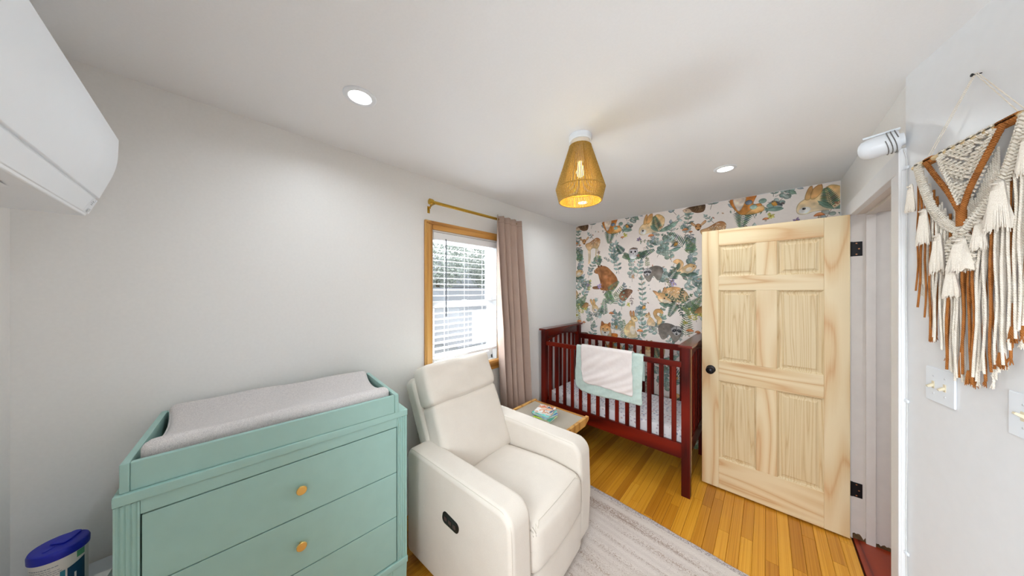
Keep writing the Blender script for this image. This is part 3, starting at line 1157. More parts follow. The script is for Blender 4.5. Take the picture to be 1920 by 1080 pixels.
def bird(x, y, s, f=1):
    paint(cr([(x - .9 * f * s, y - .5 * s), (x - .2 * f * s, y - .25 * s), (x + .1 * f * s, y + .45 * s), (x - .3 * f * s, y + .2 * s)], 4), (112, 122, 128), (84, 90, 96))
    paint(cr([(x - .25 * f * s, y - .3 * s), (x + .25 * f * s, y - .35 * s), (x + .5 * f * s, y + .15 * s), (x + .2 * f * s, y + .5 * s), (x - .1 * f * s, y + .25 * s)], 4), (222, 150, 62), (236, 178, 92))
    paint(ell(x + .28 * f * s, y + .4 * s, .2 * s, .18 * s), (150, 132, 104))
    paint(ell(x + .34 * f * s, y + .43 * s, .05 * s, .05 * s, 0, 8), (30, 26, 24))


def eye(x, y, r_=.007):
    paint(ell(x, y, r_, r_ * .8, .2, 10), (36, 28, 24), alpha=1)
    paint(ell(x + r_ * .3, y + r_ * .3, r_ * .28, r_ * .28, 0, 6), (240, 240, 240), alpha=.9)


def spots(x0, x1, y0, y1, n, inside=None, c=(250, 238, 220), r_=.0042):
    for _ in range(n):
        px, py = ar.uniform(x0, x1), ar.uniform(y0, y1)
        if inside and not inside(px, py):
            continue
        paint(ell(px, py, r_, r_ * .8, 0, 7), c, edge=0, alpha=.85)


# --- foliage first
for (x, y, a, L, n, rd) in [(-1.33, 1.84, 1.5, .24, 5, 0), (-1.27, 1.76, 1.75, .22, 4, 0), (-1.36, 1.95, 1.4, .12, 3, 0), (-1.80, 1.78, 1.2, .16, 3, 1), (-1.66, 1.72, 1.3, .17, 4, 0), (-1.70, 1.60, 1.9, .16, 4, 0),
                            (-1.83, 2.10, 1.4, .2, 4, 0), (-1.22, 2.24, .8, .16, 3, 1), (-1.30, 2.20, 1.9, .14, 3, 1), (-1.17, 2.36, .4, .15, 3, 0), (-1.44, 2.28, 1.5, .14, 3, 0), (-1.62, 2.34, 1.3, .12, 2, 0),
                            (-.93, 2.02, 1.2, .22, 4, 1), (-.86, 1.92, 1.1, .16, 4, 1), (-1.0, 2.03, .4, .18, 3, 0), (-.72, 1.86, 1.9, .2, 4, 1), (-.74, 2.06, 1.5, .14, 3, 0), (-.80, 2.22, .5, .26, 3, 0), (-.68, 2.34, 2.2, .16, 3, 0),
                            (-1.01, 1.23, 1.55, .42, 7, 0), (-1.0, 1.05, 1.7, .2, 4, 0), (-1.12, 1.66, 1.6, .2, 4, 1), (-1.07, 1.72, 1.3, .13, 3, 0), (-1.24, 1.34, 1.5, .17, 4, 0), (-1.62, 1.14, 1.7, .2, 4, 1), (-1.55, 1.2, 1.2, .12, 3, 1),
                            (-1.33, 1.06, 1.55, .2, 4, 1), (-1.28, 1.09, 1.5, .15, 3, 1), (-1.72, 1.50, 1.1, .14, 3, 0), (-1.82, 1.62, 1.2, .16, 3, 0), (-.64, 1.57, .5, .14, 3, 0), (-.60, 1.7, -.5, .12, 3, 0), (-.55, 1.66, 1.6, .16, 4, 1),
                            (-.50, 1.45, 1.4, .15, 3, 0), (-.78, 1.62, 1.7, .12, 3, 1), (-1.10, 1.2, 1.2, .13, 3, 1), (-.83, 1.09, 2.6, .16, 4, 0), (-.88, 1.14, 1.0, .12, 3, 0), (-1.42, 1.72, 2.0, .1, 3, 1), (-.56, 1.32, 1.7, .12, 3, 0)]:
    sprig(x, y, a, L, n, ll=.062, lw=.03, bend=ar.uniform(-.5, .5), round_=bool(rd))
for (x, y, a, L, w) in [(-1.37, 2.30, -1.7, .17, .08), (-1.36, 1.40, 1.0, .26, .07), (-1.37, 1.39, 1.75, .17, .07), (-1.80, 1.93, 1.25, .16, .05), (-1.55, 2.0, -1.3, .13, .06), (-1.22, 1.99, 2.2, .13, .05),
                        (-1.06, 1.94, .35, .18, .05), (-.62, 2.0, 2.2, .2, .08), (-.54, 1.95, 1.9, .15, .05), (-1.46, 1.26, 1.5, .2, .06), (-.62, 1.46, 2.4, .2, .05), (-.68, 1.44, -2.0, .16, .05), (-1.21, 1.0, 1.6, .22, .05),
                        (-.60, 1.1, 1.5, .24, .08), (-1.80, 1.36, .9, .16, .07), (-.74, 1.68, 1.0, .14, .06)]:
    fern(x, y, a, L, w)
for k in range(60):        # scattered small buds and leaves
    x, y = U0 + ar.random() * TW, 1.04 + ar.random() * 1.33
    leaf(x, y, ar.uniform(.015, .03), .012, ar.uniform(0, 6), ar.choice([(190, 120, 90), (150, 160, 150), (120, 140, 120), (200, 150, 110)]))

for k in range(46):        # small twigs fill the ground between
    x, y = U0 + ar.random() * TW, 1.04 + ar.random() * 1.33
    sprig(x, y, ar.uniform(0, 6.2), ar.uniform(.05, .10), ar.choice([2, 3]), ar.uniform(.026, .040), ar.uniform(.012, .018), .3, ar.random() < .3, ar.choice(GREENS + [(150, 150, 120), (136, 116, 110)]))
# --- fox at the top, seated, cut by the ceiling
paint(cr([(-1.47, 2.40), (-1.42, 2.27), (-1.36, 2.24), (-1.25, 2.25), (-1.26, 2.32), (-1.31, 2.33), (-1.29, 2.43)], 6), (222, 150, 72), (206, 116, 44))
paint(cr([(-1.45, 2.40), (-1.42, 2.29), (-1.39, 2.30), (-1.36, 2.40)], 5), (244, 234, 222), (230, 214, 196))
paint(cr([(-1.36, 2.24), (-1.25, 2.25), (-1.245, 2.30), (-1.31, 2.29)], 5), (226, 168, 96), (238, 202, 150))
for x, y, c in ((-1.341, 2.346, (96, 116, 136)), (-1.31, 2.30, (140, 170, 162)), (-1.25, 2.34, (128, 156, 142)), (-1.20, 2.29, (126, 158, 146))):
    paint(ell(x, y, .026, .021), tuple(v + 36 for v in c), c)
bird(-1.17, 2.30, .05, -1)
paint(cr([(-1.24, 2.26), (-1.17, 2.275), (-1.12, 2.25), (-1.17, 2.235)], 5), (150, 182, 168), (120, 152, 140))
flower(-1.20, 2.20, .03, (214, 196, 90))
# --- rabbit lying, top
paint(cr([(-1.04, 2.26), (-1.045, 2.20), (-1.01, 2.175), (-.94, 2.19), (-.86, 2.19), (-.80, 2.24), (-.79, 2.33), (-.86, 2.38), (-.93, 2.33), (-1.0, 2.30)], 6), (244, 226, 192), (216, 172, 108))
paint(ell(-1.0, 2.21, .034, .026, .3), (240, 236, 232), edge=.1)
for a, b in ((-.985, -.955), (-.955, -.905)):
    paint(cr([(a - .015, 2.30), (a + .0, 2.37), (b - .005, 2.40), (b, 2.34), (a + .012, 2.29)], 5), (222, 176, 116), (196, 140, 80))
eye(-1.004, 2.223, .010)
fern(-.86, 2.21, 1.75, .15, .06)
leaf(-.93, 2.27, .12, .04, -.75, (92, 124, 104))
leaf(-.84, 2.19, .16, .05, .3, (88, 122, 104))
leaf(-.78, 2.20, .15, .045, .55, (110, 140, 124))
for q in range(8):
    paint(ell(-.83 + ar.uniform(-.02, .02), 2.235 + ar.uniform(-.02, .02), .006, .006, 0, 7), (206, 150, 120))
# --- hedgehog at top left
paint(cr([(-1.83, 2.38), (-1.76, 2.40), (-1.665, 2.40), (-1.67, 2.335), (-1.72, 2.325), (-1.77, 2.345)], 5), (120, 84, 54), (76, 52, 34))
paint(cr([(-1.85, 2.375), (-1.80, 2.385), (-1.77, 2.345), (-1.82, 2.34)], 4), (226, 200, 172), (214, 184, 152))
eye(-1.82, 2.365, .005)
for _ in range(40):
    x, y = ar.uniform(-1.76, -1.67), ar.uniform(2.335, 2.395)
    paint([(x, y), (x + .012, y + .008)], (190, 160, 120), width=.002, alpha=.6)
# --- standing fawn
for lx in (-1.655, -1.665, -1.51, -1.54):
    pass
paint(cr([(-1.70, 2.15), (-1.64, 2.17), (-1.55, 2.215), (-1.50, 2.18), (-1.52, 2.10), (-1.55, 2.08), (-1.60, 2.09), (-1.65, 2.06), (-1.685, 2.10)], 6), (232, 206, 160), (176, 112, 62))
for a, b in (((-1.655, 2.08), (-1.655, 1.90)), ((-1.635, 2.08), (-1.64, 1.91)), ((-1.54, 2.10), (-1.525, 1.98)), ((-1.555, 2.10), (-1.56, 1.99))):
    paint([a, ((a[0] + b[0]) / 2 + .004, (a[1] + b[1]) / 2), b], (216, 182, 128), width=.013, alpha=.75)
paint(cr([(-1.72, 2.22), (-1.745, 2.20), (-1.735, 2.165), (-1.715, 2.15), (-1.70, 2.165), (-1.69, 2.20)], 5), (214, 160, 100), (168, 108, 58))
for s in (-1, 1):
    paint(cr([(-1.717 + s * .02, 2.21), (-1.717 + s * .055, 2.245), (-1.717 + s * .065, 2.225), (-1.717 + s * .03, 2.195)], 4), (222, 176, 130), (190, 140, 100))
    eye(-1.717 + s * .017, 2.192, .006)
paint(ell(-1.717, 2.158, .009, .007), (40, 34, 34))
spots(-1.64, -1.50, 2.13, 2.20, 40, lambda x, y: y < 2.17 + (x + 1.64) * .45 and y > 2.10 + (x + 1.64) * .2)
# --- owl in its nest
for k in range(10):
    fern(-1.11 + ar.uniform(-.08, .08), 1.93, ar.choice([.3, .6, 2.5, 2.8]) + ar.uniform(-.2, .2), .10, .03, 7)
paint(cr([(-1.158, 1.99), (-1.145, 2.035), (-1.106, 2.045), (-1.068, 2.03), (-1.058, 1.985), (-1.075, 1.93), (-1.11, 1.915), (-1.145, 1.93)], 6), (240, 238, 238), (206, 200, 202))
paint(cr([(-1.15, 2.03), (-1.106, 2.05), (-1.06, 2.025), (-1.106, 2.03)], 4), (130, 104, 90))
for s in (-1, 1):
    paint(ell(-1.108 + s * .024, 2.0, .021, .021), (246, 244, 244), (228, 224, 226))
    paint(ell(-1.108 + s * .022, 2.0, .0105, .0105), (30, 28, 34), alpha=1)
paint([(-1.113, 1.985), (-1.103, 1.985), (-1.108, 1.968)], (90, 84, 84))
flower(-1.055, 1.955, .022, (176, 96, 96))
# --- bear
paint(cr([(-1.535, 1.845), (-1.565, 1.822), (-1.578, 1.79), (-1.56, 1.772), (-1.53, 1.762), (-1.515, 1.71), (-1.495, 1.64), (-1.50, 1.575), (-1.44, 1.56), (-1.38, 1.565), (-1.31, 1.59), (-1.283, 1.65), (-1.30, 1.72), (-1.352, 1.785), (-1.41, 1.842), (-1.47, 1.862)], 6), (172, 112, 66), (150, 92, 50), (1, .3))
paint(cr([(-1.50, 1.72), (-1.455, 1.70), (-1.45, 1.60), (-1.49, 1.575)], 5), (140, 84, 46), (164, 104, 60), alpha=.6)
paint(cr([(-1.42, 1.70), (-1.34, 1.72), (-1.30, 1.65), (-1.36, 1.585), (-1.43, 1.61)], 5), (190, 128, 78), (160, 98, 54), alpha=.55)
paint(ell(-1.522, 1.858, .014, .013), (110, 66, 38))
paint(ell(-1.488, 1.862, .012, .011), (120, 72, 42))
paint(ell(-1.574, 1.792, .008, .007), (40, 28, 24))
eye(-1.547, 1.815, .005)
paint(cr([(-1.60, 1.605), (-1.54, 1.615), (-1.50, 1.60), (-1.51, 1.578), (-1.59, 1.580)], 4), (140, 96, 60), (104, 70, 44))
flower(-1.51, 1.615, .035, (164, 140, 196))
fern(-1.40, 1.55, .75, .17, .05)
fern(-1.42, 1.56, -1.2, .13, .06)
sprig(-1.66, 1.54, 1.4, .12, 4, .03, .02, c=(214, 196, 96))
# --- raccoons


def raccoon(x, y, f, s=1.0):
    paint(cr([(x - .04 * f * s, y - .02), (x + .0, y - .10 * s), (x + .03 * f * s, y - .10 * s), (x + .06 * f * s, y - .045 * s), (x + .10 * f * s, y - .09 * s), (x + .13 * f * s, y - .085 * s), (x + .155 * f * s, y - .01 * s), (x + .14 * f * s, y + .045 * s), (x + .08 * f * s, y + .063 * s), (x + .01 * f * s, y + .04 * s)], 6), (150, 142, 132), (102, 92, 84))
    paint(cr([(x - .046 * s, y + .012 * s), (x - .02 * s, y + .04 * s), (x + .02 * s, y + .04 * s), (x + .046 * s, y + .01 * s), (x + .02 * s, y - .035 * s), (x - .01 * s, y - .045 * s), (x - .03 * s, y - .025 * s)], 5), (206, 204, 202), (160, 156, 154))
    for q in (-1, 1):
        paint(cr([(x + q * .03 * s, y + .03 * s), (x + q * .046 * s, y + .055 * s), (x + q * .05 * s, y + .025 * s)], 4), (120, 114, 108))
        paint(ell(x + q * .020 * s, y - .001 * s, .019 * s, .013 * s, q * -.5), (48, 46, 50))
        paint(ell(x + q * .018 * s, y + .002 * s, .004 * s, .004 * s, 0, 7), (200, 200, 200))
    paint([(x - .003 * s, y + .035 * s), (x, y - .02 * s)], (70, 66, 66), width=.006 * s, alpha=.8)
    paint(ell(x - .002 * s, y - .032 * s, .009 * s, .007 * s), (30, 28, 30))


raccoon(-.958, 1.765, 1)
raccoon(-.676, 1.15, -1, 1.12)
# --- lying deer
paint(cr([(-.80, 1.57), (-.72, 1.60), (-.64, 1.588), (-.585, 1.54), (-.575, 1.49), (-.60, 1.45), (-.68, 1.44), (-.76, 1.47), (-.81, 1.52)], 6), (240, 214, 172), (206, 150, 92))
spots(-.76, -.59, 1.50, 1.585, 46, lambda x, y: y > 1.52 + (x + .76) * -.1 and (x + .68) ** 2 / .011 + (y - 1.51) ** 2 / .0065 < 1)
paint(cr([(-.86, 1.50), (-.845, 1.455), (-.80, 1.425), (-.745, 1.435), (-.71, 1.45), (-.75, 1.49), (-.79, 1.53), (-.84, 1.54), (-.872, 1.52)], 6), (238, 208, 164), (212, 158, 100))
paint(cr([(-.845, 1.47), (-.80, 1.435), (-.735, 1.44), (-.77, 1.465)], 5), (246, 236, 220), edge=.1, alpha=.7)
paint(cr([(-.905, 1.561), (-.872, 1.555), (-.835, 1.525), (-.86, 1.505), (-.885, 1.53)], 5), (226, 180, 132), (196, 136, 88))
paint(cr([(-.79, 1.53), (-.802, 1.575), (-.783, 1.60), (-.77, 1.56)], 4), (222, 176, 128), (190, 130, 84))
eye(-.789, 1.48, .008)
paint(ell(-.716, 1.448, .010, .008), (50, 40, 38))
for a in (.5, 1.2, -.6, -1.4, 2.5):
    sprig(-.66, 1.44, a, .11, 4, .035, .016, c=ar.choice(DARKG))
leaf(-.84, 1.43, .08, .04, -.4, (72, 100, 82))
leaf(-.80, 1.42, .09, .04, -.2, (62, 92, 74))
flower(-.705, 1.63, .03, (160, 140, 184))
# --- second hedgehog
paint(cr([(-1.27, 1.50), (-1.235, 1.555), (-1.175, 1.58), (-1.115, 1.56), (-1.15, 1.50), (-1.20, 1.445), (-1.245, 1.45)], 6), (150, 104, 76), (104, 70, 50))
for _ in range(60):
    x, y = ar.uniform(-1.25, -1.14), ar.uniform(1.46, 1.565)
    if y < 1.5 + (x + 1.15) * .9 + .07 and y > 1.44 + max(0, (x + 1.2) * 1.4):
        paint([(x, y), (x + .01, y + .009)], (212, 186, 156), width=.002, alpha=.55)
for x, y in ((-1.215, 1.535), (-1.19, 1.47), (-1.23, 1.49)):
    paint(ell(x, y, .014, .010, .4), (150, 190, 168))
eye(-1.125, 1.535, .005)
# --- rabbit by the yellow flowers
paint(cr([(-1.61, 1.34), (-1.60, 1.30), (-1.565, 1.285), (-1.53, 1.31), (-1.525, 1.345), (-1.56, 1.385), (-1.60, 1.38)], 6), (240, 222, 190), (222, 184, 124))
paint(ell(-1.562, 1.315, .024, .020), (242, 238, 234), edge=.1)
for a, b in ((-1.61, -1.622), (-1.585, -1.585)):
    paint(cr([(a, 1.375), (b - .016, 1.43), (b, 1.455), (b + .018, 1.42), (a + .02, 1.375)], 5), (226, 184, 128), (204, 150, 92))
eye(-1.571, 1.318, .008)
for k in range(10):
    sprig(-1.73 + ar.uniform(-.06, .07), 1.28 + ar.uniform(-.03, .06), ar.uniform(.8, 2.2), .07, 3, .03, .016, c=ar.choice([(206, 192, 84), (128, 150, 92), (100, 130, 88)]))
flower(-1.70, 1.33, .03, (222, 188, 80))
paint(cr([(-1.75, 1.34), (-1.71, 1.40), (-1.66, 1.40), (-1.67, 1.35)], 4), (216, 166, 110), (190, 136, 84))
# --- fox portrait
paint(cr([(-1.50, 1.12), (-1.47, 1.155), (-1.43, 1.16), (-1.385, 1.15), (-1.37, 1.11), (-1.36, 1.05), (-1.38, 1.0), (-1.47, 1.0), (-1.50, 1.06)], 6), (236, 214, 186), (216, 142, 66))
paint(cr([(-1.49, 1.13), (-1.482, 1.19), (-1.445, 1.15)], 4), (190, 110, 56), (130, 80, 50))
paint(cr([(-1.41, 1.15), (-1.375, 1.18), (-1.372, 1.12)], 4), (190, 110, 56), (130, 80, 50))
paint(cr([(-1.485, 1.075), (-1.44, 1.06), (-1.385, 1.075), (-1.40, 1.03), (-1.44, 1.01), (-1.475, 1.03)], 5), (240, 236, 230), (226, 220, 212), edge=.1)
eye(-1.465, 1.095, .008)
eye(-1.412, 1.095, .008)
paint(ell(-1.44, 1.05, .010, .008), (34, 28, 28))
# --- sitting rabbit
paint(cr([(-1.20, 1.15), (-1.165, 1.19), (-1.13, 1.23), (-1.09, 1.20), (-1.085, 1.12), (-1.06, 1.05), (-1.12, 1.02), (-1.19, 1.04), (-1.215, 1.09)], 6), (242, 222, 178), (220, 178, 112))
paint(ell(-1.115, 1.11, .03, .05, .1), (244, 232, 212), edge=.1)
paint(cr([(-1.135, 1.24), (-1.125, 1.275), (-1.09, 1.275), (-1.06, 1.245), (-1.065, 1.215), (-1.11, 1.205)], 6), (240, 218, 176), (220, 178, 118))
for b in (-1.135, -1.105):
    paint(cr([(b - .008, 1.27), (b - .014, 1.315), (b, 1.335), (b + .012, 1.31), (b + .010, 1.265)], 5), (216, 160, 108), (190, 128, 84))
eye(-1.088, 1.243, .007)
mushroom(-1.035, 1.08, .055)
# --- squirrels
paint(cr([(-.86, 1.19), (-.815, 1.22), (-.82, 1.27), (-.86, 1.30), (-.85, 1.325), (-.815, 1.31), (-.80, 1.33), (-.825, 1.365), (-.875, 1.36), (-.90, 1.32), (-.885, 1.27), (-.86, 1.24)], 6), (234, 202, 150), (212, 156, 92))
paint(cr([(-.95, 1.25), (-.93, 1.275), (-.90, 1.25), (-.875, 1.20), (-.89, 1.175), (-.95, 1.18), (-.965, 1.21)], 6), (240, 220, 186), (216, 170, 112))
paint(cr([(-.985, 1.275), (-.97, 1.305), (-.94, 1.31), (-.925, 1.285), (-.95, 1.262)], 5), (238, 212, 172), (218, 172, 116))
paint(cr([(-.95, 1.30), (-.945, 1.33), (-.932, 1.305)], 3), (200, 140, 90))
eye(-.966, 1.287, .006)
paint(cr([(-.71, 1.86), (-.68, 1.885), (-.64, 1.875), (-.615, 1.84), (-.625, 1.79), (-.66, 1.74), (-.68, 1.77), (-.665, 1.82), (-.69, 1.84)], 6), (240, 214, 174), (220, 168, 108))
paint(cr([(-.67, 1.75), (-.62, 1.80), (-.57, 1.83), (-.52, 1.82), (-.505, 1.79), (-.53, 1.76), (-.56, 1.725), (-.64, 1.72)], 6), (242, 222, 188), (222, 172, 112))
paint(ell(-.57, 1.775, .03, .02, .5), (246, 236, 220), edge=.1)
eye(-.527, 1.803, .006)
leaf(-.67, 1.77, .085, .035, 1.35, (58, 84, 68))
leaf(-.65, 1.73, .09, .04, -.2, (60, 88, 70))
leaf(-.58, 1.73, .09, .04, -.1, (48, 74, 60))
leaf(-.70, 1.73, .07, .03, .3, (76, 104, 84))
# --- birds, toadstools, flowers, bits
bird(-.69, 2.04, .05)
bird(-1.0, 1.375, .05)
paint(cr([(-.74, 1.98), (-.69, 2.0), (-.64, 2.0), (-.69, 1.965)], 4), (150, 184, 168), (120, 152, 138))
for x, y, s in ((-.60, 2.15, .045), (-.92, 2.13, .05), (-.56, 1.13, .055), (-1.36, 1.26, .05), (-1.78, 2.13, .03), (-1.23, 2.16, .035), (-1.72, 1.13, .04)):
    mushroom(x, y, s)
for x, y, c in ((-1.045, 2.135, (120, 96, 136)), (-1.16, 1.40, (220, 204, 96)), (-1.11, 1.72, (206, 150, 116)), (-1.55, 1.93, (170, 150, 150)), (-.60, 1.24, (206, 190, 90)), (-.56, 1.30, (214, 176, 96)), (-.72, 1.66, (150, 130, 176)), (-.82, 1.30, (140, 160, 130)), (-1.66, 1.63, (150, 130, 170)), (-1.52, 2.03, (196, 160, 150)), (-1.30, 1.13, (206, 140, 70))):
    flower(x, y, .026, c)

# --- lay it on the wall
ART = np.clip(ART / 255.0, 0, 1)
img = bpy.data.images.new('wallpaper_print', NWp, NHp, alpha=False)
img.colorspace_settings.name = 'sRGB'
buf = np.ones((NHp, NWp, 4), np.float32)
buf[..., :3] = ART
img.pixels.foreach_set(buf.ravel())
img.update()
img.pack()
m, nt, bs = new_mat('woodland_wallpaper')
tx = nd(nt, 'ShaderNodeTexImage')
tx.image = img
tx.extension = 'REPEAT'
uvn = nd(nt, 'ShaderNodeTexCoord')
nt.links.new(uvn.outputs['UV'], tx.inputs['Vector'])
nt.links.new(tx.outputs['Color'], bs.inputs['Base Color'])
bs.inputs['Roughness'].default_value = 0.7
bs.inputs['Specular IOR Level'].default_value = 0.25
nz = nd(nt, 'ShaderNodeTexNoise', Scale=300.0, Detail=2.0)
nt.links.new(uvn.outputs['Object'], nz.inputs['Vector'])
bump(nt, bs, nz.outputs['Fac'], 0.06, 0.0008)
M['wallpaper'] = m
wb = G().box(XL - WT, XD + 0.12, YB, YB + WT, -0.05, ZC).obj('wall_back', 'wall_paint', kind='structure', smooth=0)
gp = G()
gp.box(XL + 0.001, XD - 0.004, YB - 0.0008, YB + 0.001, 0.0, ZC - 0.003)
wp = gp.obj('wallpaper', 'wallpaper', wb, smooth=0)
uvl = wp.data.uv_layers.new(name='print')
for lp in wp.data.loops:
    co = wp.data.vertices[lp.vertex_index].co
    uvl.data[lp.index].uv = ((co.x - U0) / TW, co.z / TH)
# ------------------------------------------------------------------ dresser, tray, pad
dz = R(-3.3)
dr = thing('dresser', 'sage green dresser with fluted corner posts and round gold knobs', 'dresser', (-1.562, 0.239, 0), dz)
S = 'sage_paint'
G().rbox(-.240, .240, -.4225, .4225, .954, .985, .004).obj('top', S, dr)
G().box(-.234, .212, -.41, .41, .24, .954).obj('body', S, dr, smooth=0)
G().box(.208, .2165, -.374, .374, .262, .912).obj('drawer_recess', 'dark_gap', dr, smooth=0)
for sy in (-1, 1):
    # corner post with five upright flutes
    y0, y1 = .3745, .4205
    prof = [(.16, y0), (.2355, y0), (.2355, y0 + .002)]
    nf = 4
    fw = (y1 - y0 - .006) / nf
    for k in range(nf):
        b0 = y0 + .003 + k * fw
        for q in range(7):
            w = PI * q / 6
            prof.append((.2355 - .0035 * math.sin(w), b0 + fw * .08 + fw * .84 * q / 6))
    prof += [(.2355, y1), (.16, y1)]
    if sy < 0:
        prof = [(a, -b) for a, b in prof]
    G().prism(prof, .262, .952, 'z').obj('post', S, dr, smooth=25)
    # fluted side of the post is plain; feet
    fy = (.352, .4205) if sy > 0 else (-.4205, -.352)
    for fx in ((.165, .2355), (-.232, -.17)):
        g = G()
        g.add([(fx[0] + .008, fy[0] + .01, 0), (fx[1] - .004, fy[0] + .01, 0), (fx[1] - .004, fy[1] - .006, 0), (fx[0] + .008, fy[1] - .006, 0), (fx[0], fy[0], .24), (fx[1], fy[0], .24), (fx[1], fy[1], .24), (fx[0], fy[1], .24)],
              [(3, 2, 1, 0), (4, 5, 6, 7), (0, 1, 5, 4), (1, 2, 6, 5), (2, 3, 7, 6), (3, 0, 4, 7)])
        g.obj('foot', S, dr, smooth=0)
G().rbox(.200, .2330, -.3745, .3745, .911, .954, .002).obj('top_rail', S, dr)
G().rbox(-.238, .2415, -.4245, .4245, .232, .263, .005).obj('base_moulding', S, dr)
G().rbox(.195, .2300, -.36, .36, .17, .236, .003).obj('apron', S, dr)
for z0, z1 in ((.6935, .9075), (.4805, .6905), (.2665, .4775)):
    d = G().rbox(.195, .2330, -.3715, .3715, z0, z1, .0025).obj('drawer', S, dr)
    zc = (z0 + z1) / 2 + .002
    mt = Matrix.Translation((.2330, .003, zc)) @ Matrix.Rotation(R(90), 4, 'Y')
    G().lathe([(0.0, -.001), (.0055, -.001), (.005, .014), (.0065, .017), (.0158, .020), (.0168, .022), (.0164, .0245), (.0152, .0258), (0, .0260)], 32, mt).obj('knob', 'gold', d)

tr = thing('changing_tray', 'sage green open changing tray framing the pad on top of the dresser', 'tray', (-1.562, 0.2265, .9852), dz + R(-1.2))
G().rbox(-.228, .232, -.376, .376, 0, .010, .002).obj('tray_base', S, tr)
G().rbox(.216, .234, -.376, .376, .0, .083, .003).obj('front_board', S, tr)
G().rbox(-.236, -.218, -.376, .376, .0, .083, .003).obj('back_board', S, tr)
G().rbox(-.238, .238, -.394, -.376, .0, .085, .003).obj('side_board', S, tr)
G().rbox(-.238, .238, .376, .394, .0, .085, .003).obj('side_board', S, tr)

pd = thing('changing_pad', 'heather grey contoured changing pad lying in the green tray', 'changing pad', (-1.567, 0.2265, .9955), dz + R(-1.2))


def padfn(p, w):
    if w[2] > 0:
        dip = .036 * max(0, 1 - (abs(w[0]) / .86) ** 2.2)
        p.z -= dip * min(1, w[2] * 1.2)
    p.x += .006 * math.sin(p.y * 9)
    if abs(w[1]) > .8:      # ends hollow a little
        p.y -= math.copysign(.020 * (1 - w[0] ** 2) * (abs(w[1]) - .8) / .2, w[1])
    p.z += .0025 * math.sin(p.y * 21 + p.x * 14)
    return p


G().cushion(.415, .742, .108, .028, (.0, .0, .0), 28, Matrix.Translation((0, 0, .0535)), fn=padfn).obj('pad', 'heather', pd, smooth=60)

# ------------------------------------------------------------------ recliner
rc = thing('recliner', 'cream upholstered power recliner with black control pad in its arm', 'armchair', (-1.170, 1.180, 0.0142), R(4))
rc.scale = (1.03, 1.03, 1.03)
C_ = 'cream'
armprof = rpoly([(-.385, .045), (.372, .045), (.385, .30), (.375, .612), (-.385, .632)], [.034, .040, 0, .075, .06], 7)
for sy in (-1, 1):
    g = G().prism(armprof, .245 * sy if sy > 0 else -.384, .384 if sy > 0 else -.245, 'y', .026, 5)
    arm = g.obj('arm', C_, rc, smooth=50)
    # piping along the outer and inner rim
    for yy in (sy * .3745, sy * .2555):
        line = [(x, yy, z) for x, z in armprof[8:]] + [(-.3795, yy, .09)]
        k = [p for p in line if p[2] > .25 or p[0] > .3]
        line2 = [(p[0] - (.0057 if p[0] > .33 else 0), yy, p[2] - (.0057 if p[2] > .3 else 0)) for p in line if p[2] > .09]
        G().tube(line2, .0013, 6).obj('piping', 'seam', arm)
# control pad on the outer side of the near arm
pr_ = rpoly([(-.062, -.030), (.058, -.025), (.064, .024), (-.056, .030)], .022, 6)
pn = G().prism(pr_, -.3875, -.3815, 'y', .002, 2, Matrix.Translation((.005, 0, .405)) @ Matrix.Rotation(R(6), 4, 'Y')).obj('control_pad', 'black_plastic', rc)
for i in range(3):
    G().prism(rpoly([(-.010, -.009), (.010, -.009), (.010, .009), (-.010, .009)], .004), -.3900, -.3870, 'y', .001, 2, Matrix.Translation((-.028 + .032 * i, 0, .4065 - .003 * i))).obj('button', 'button_grey', pn)
# seat cushion with waterfall front


def seatfn(p, w):
    if w[0] > .3 and w[2] > 0:
        p.z -= .018 * ((w[0] - .3) / .7) ** 2
    p.x += .012 * (1 - w[1] ** 2) * max(0, w[0])
    p.z -= .030 * max(0, .25 - w[0]) * .8
    return p


seat_g = G().cushion(.62, .490, .235, .045, (.012, .0, .022), 18, Matrix.Translation((.082, 0, .372)), fn=seatfn)
seat_g.obj('seat_cushion', C_, rc, smooth=60)
bins = {}
for p in seat_g.v:          # seam runs along the crest of the rounded front edge
    if p[0] > .2 and p[2] > .40 and abs(p[1]) < .234:
        k = round(p[1], 3)
        if k not in bins or p[0] * .8 + p[2] > bins[k][0] * .8 + bins[k][2]:
            bins[k] = p
sp = [bins[k] for k in sorted(bins)]
G().tube(sp, .0016, 6).obj('piping', 'seam', rc)
G().cushion(.05, .486, .200, .02, (.006, 0, 0), 10, Matrix.Translation((.363, 0, .155))).obj('footrest_panel', C_, rc, smooth=60)
G().rbox(-.34, .35, -.235, .235, .03, .26, .01).obj('base', C_, rc)
for a in (-.3, .3):
    for b in (-.3, .3):
        G().lathe([(.022, 0), (.026, .03), (.026, .05)], 14, Matrix.Translation((a, b, 0))).obj('glide', 'black_plastic', rc)
# back: tilted frame
tilt = R(-24)
MB = Matrix.Translation((-.135, 0, .47)) @ Matrix.Rotation(tilt, 4, 'Y')   # local z runs up the back, x out of it


def wr_fn(seed, amp, stripes):
    r_ = random.Random(seed)
    ph = [r_.uniform(0, 6) for _ in range(4)]

    def fn(p, w):
        if w[0] > 0:
            k = (w[0]) * amp
            p.x += k * (math.sin(p.y * 30 + p.z * 50 + ph[0]) * .4 + math.sin(p.y * 14 - p.z * 42 + ph[1]) * .6) * (abs(w[2]) ** stripes + .12)
        return p
    return fn


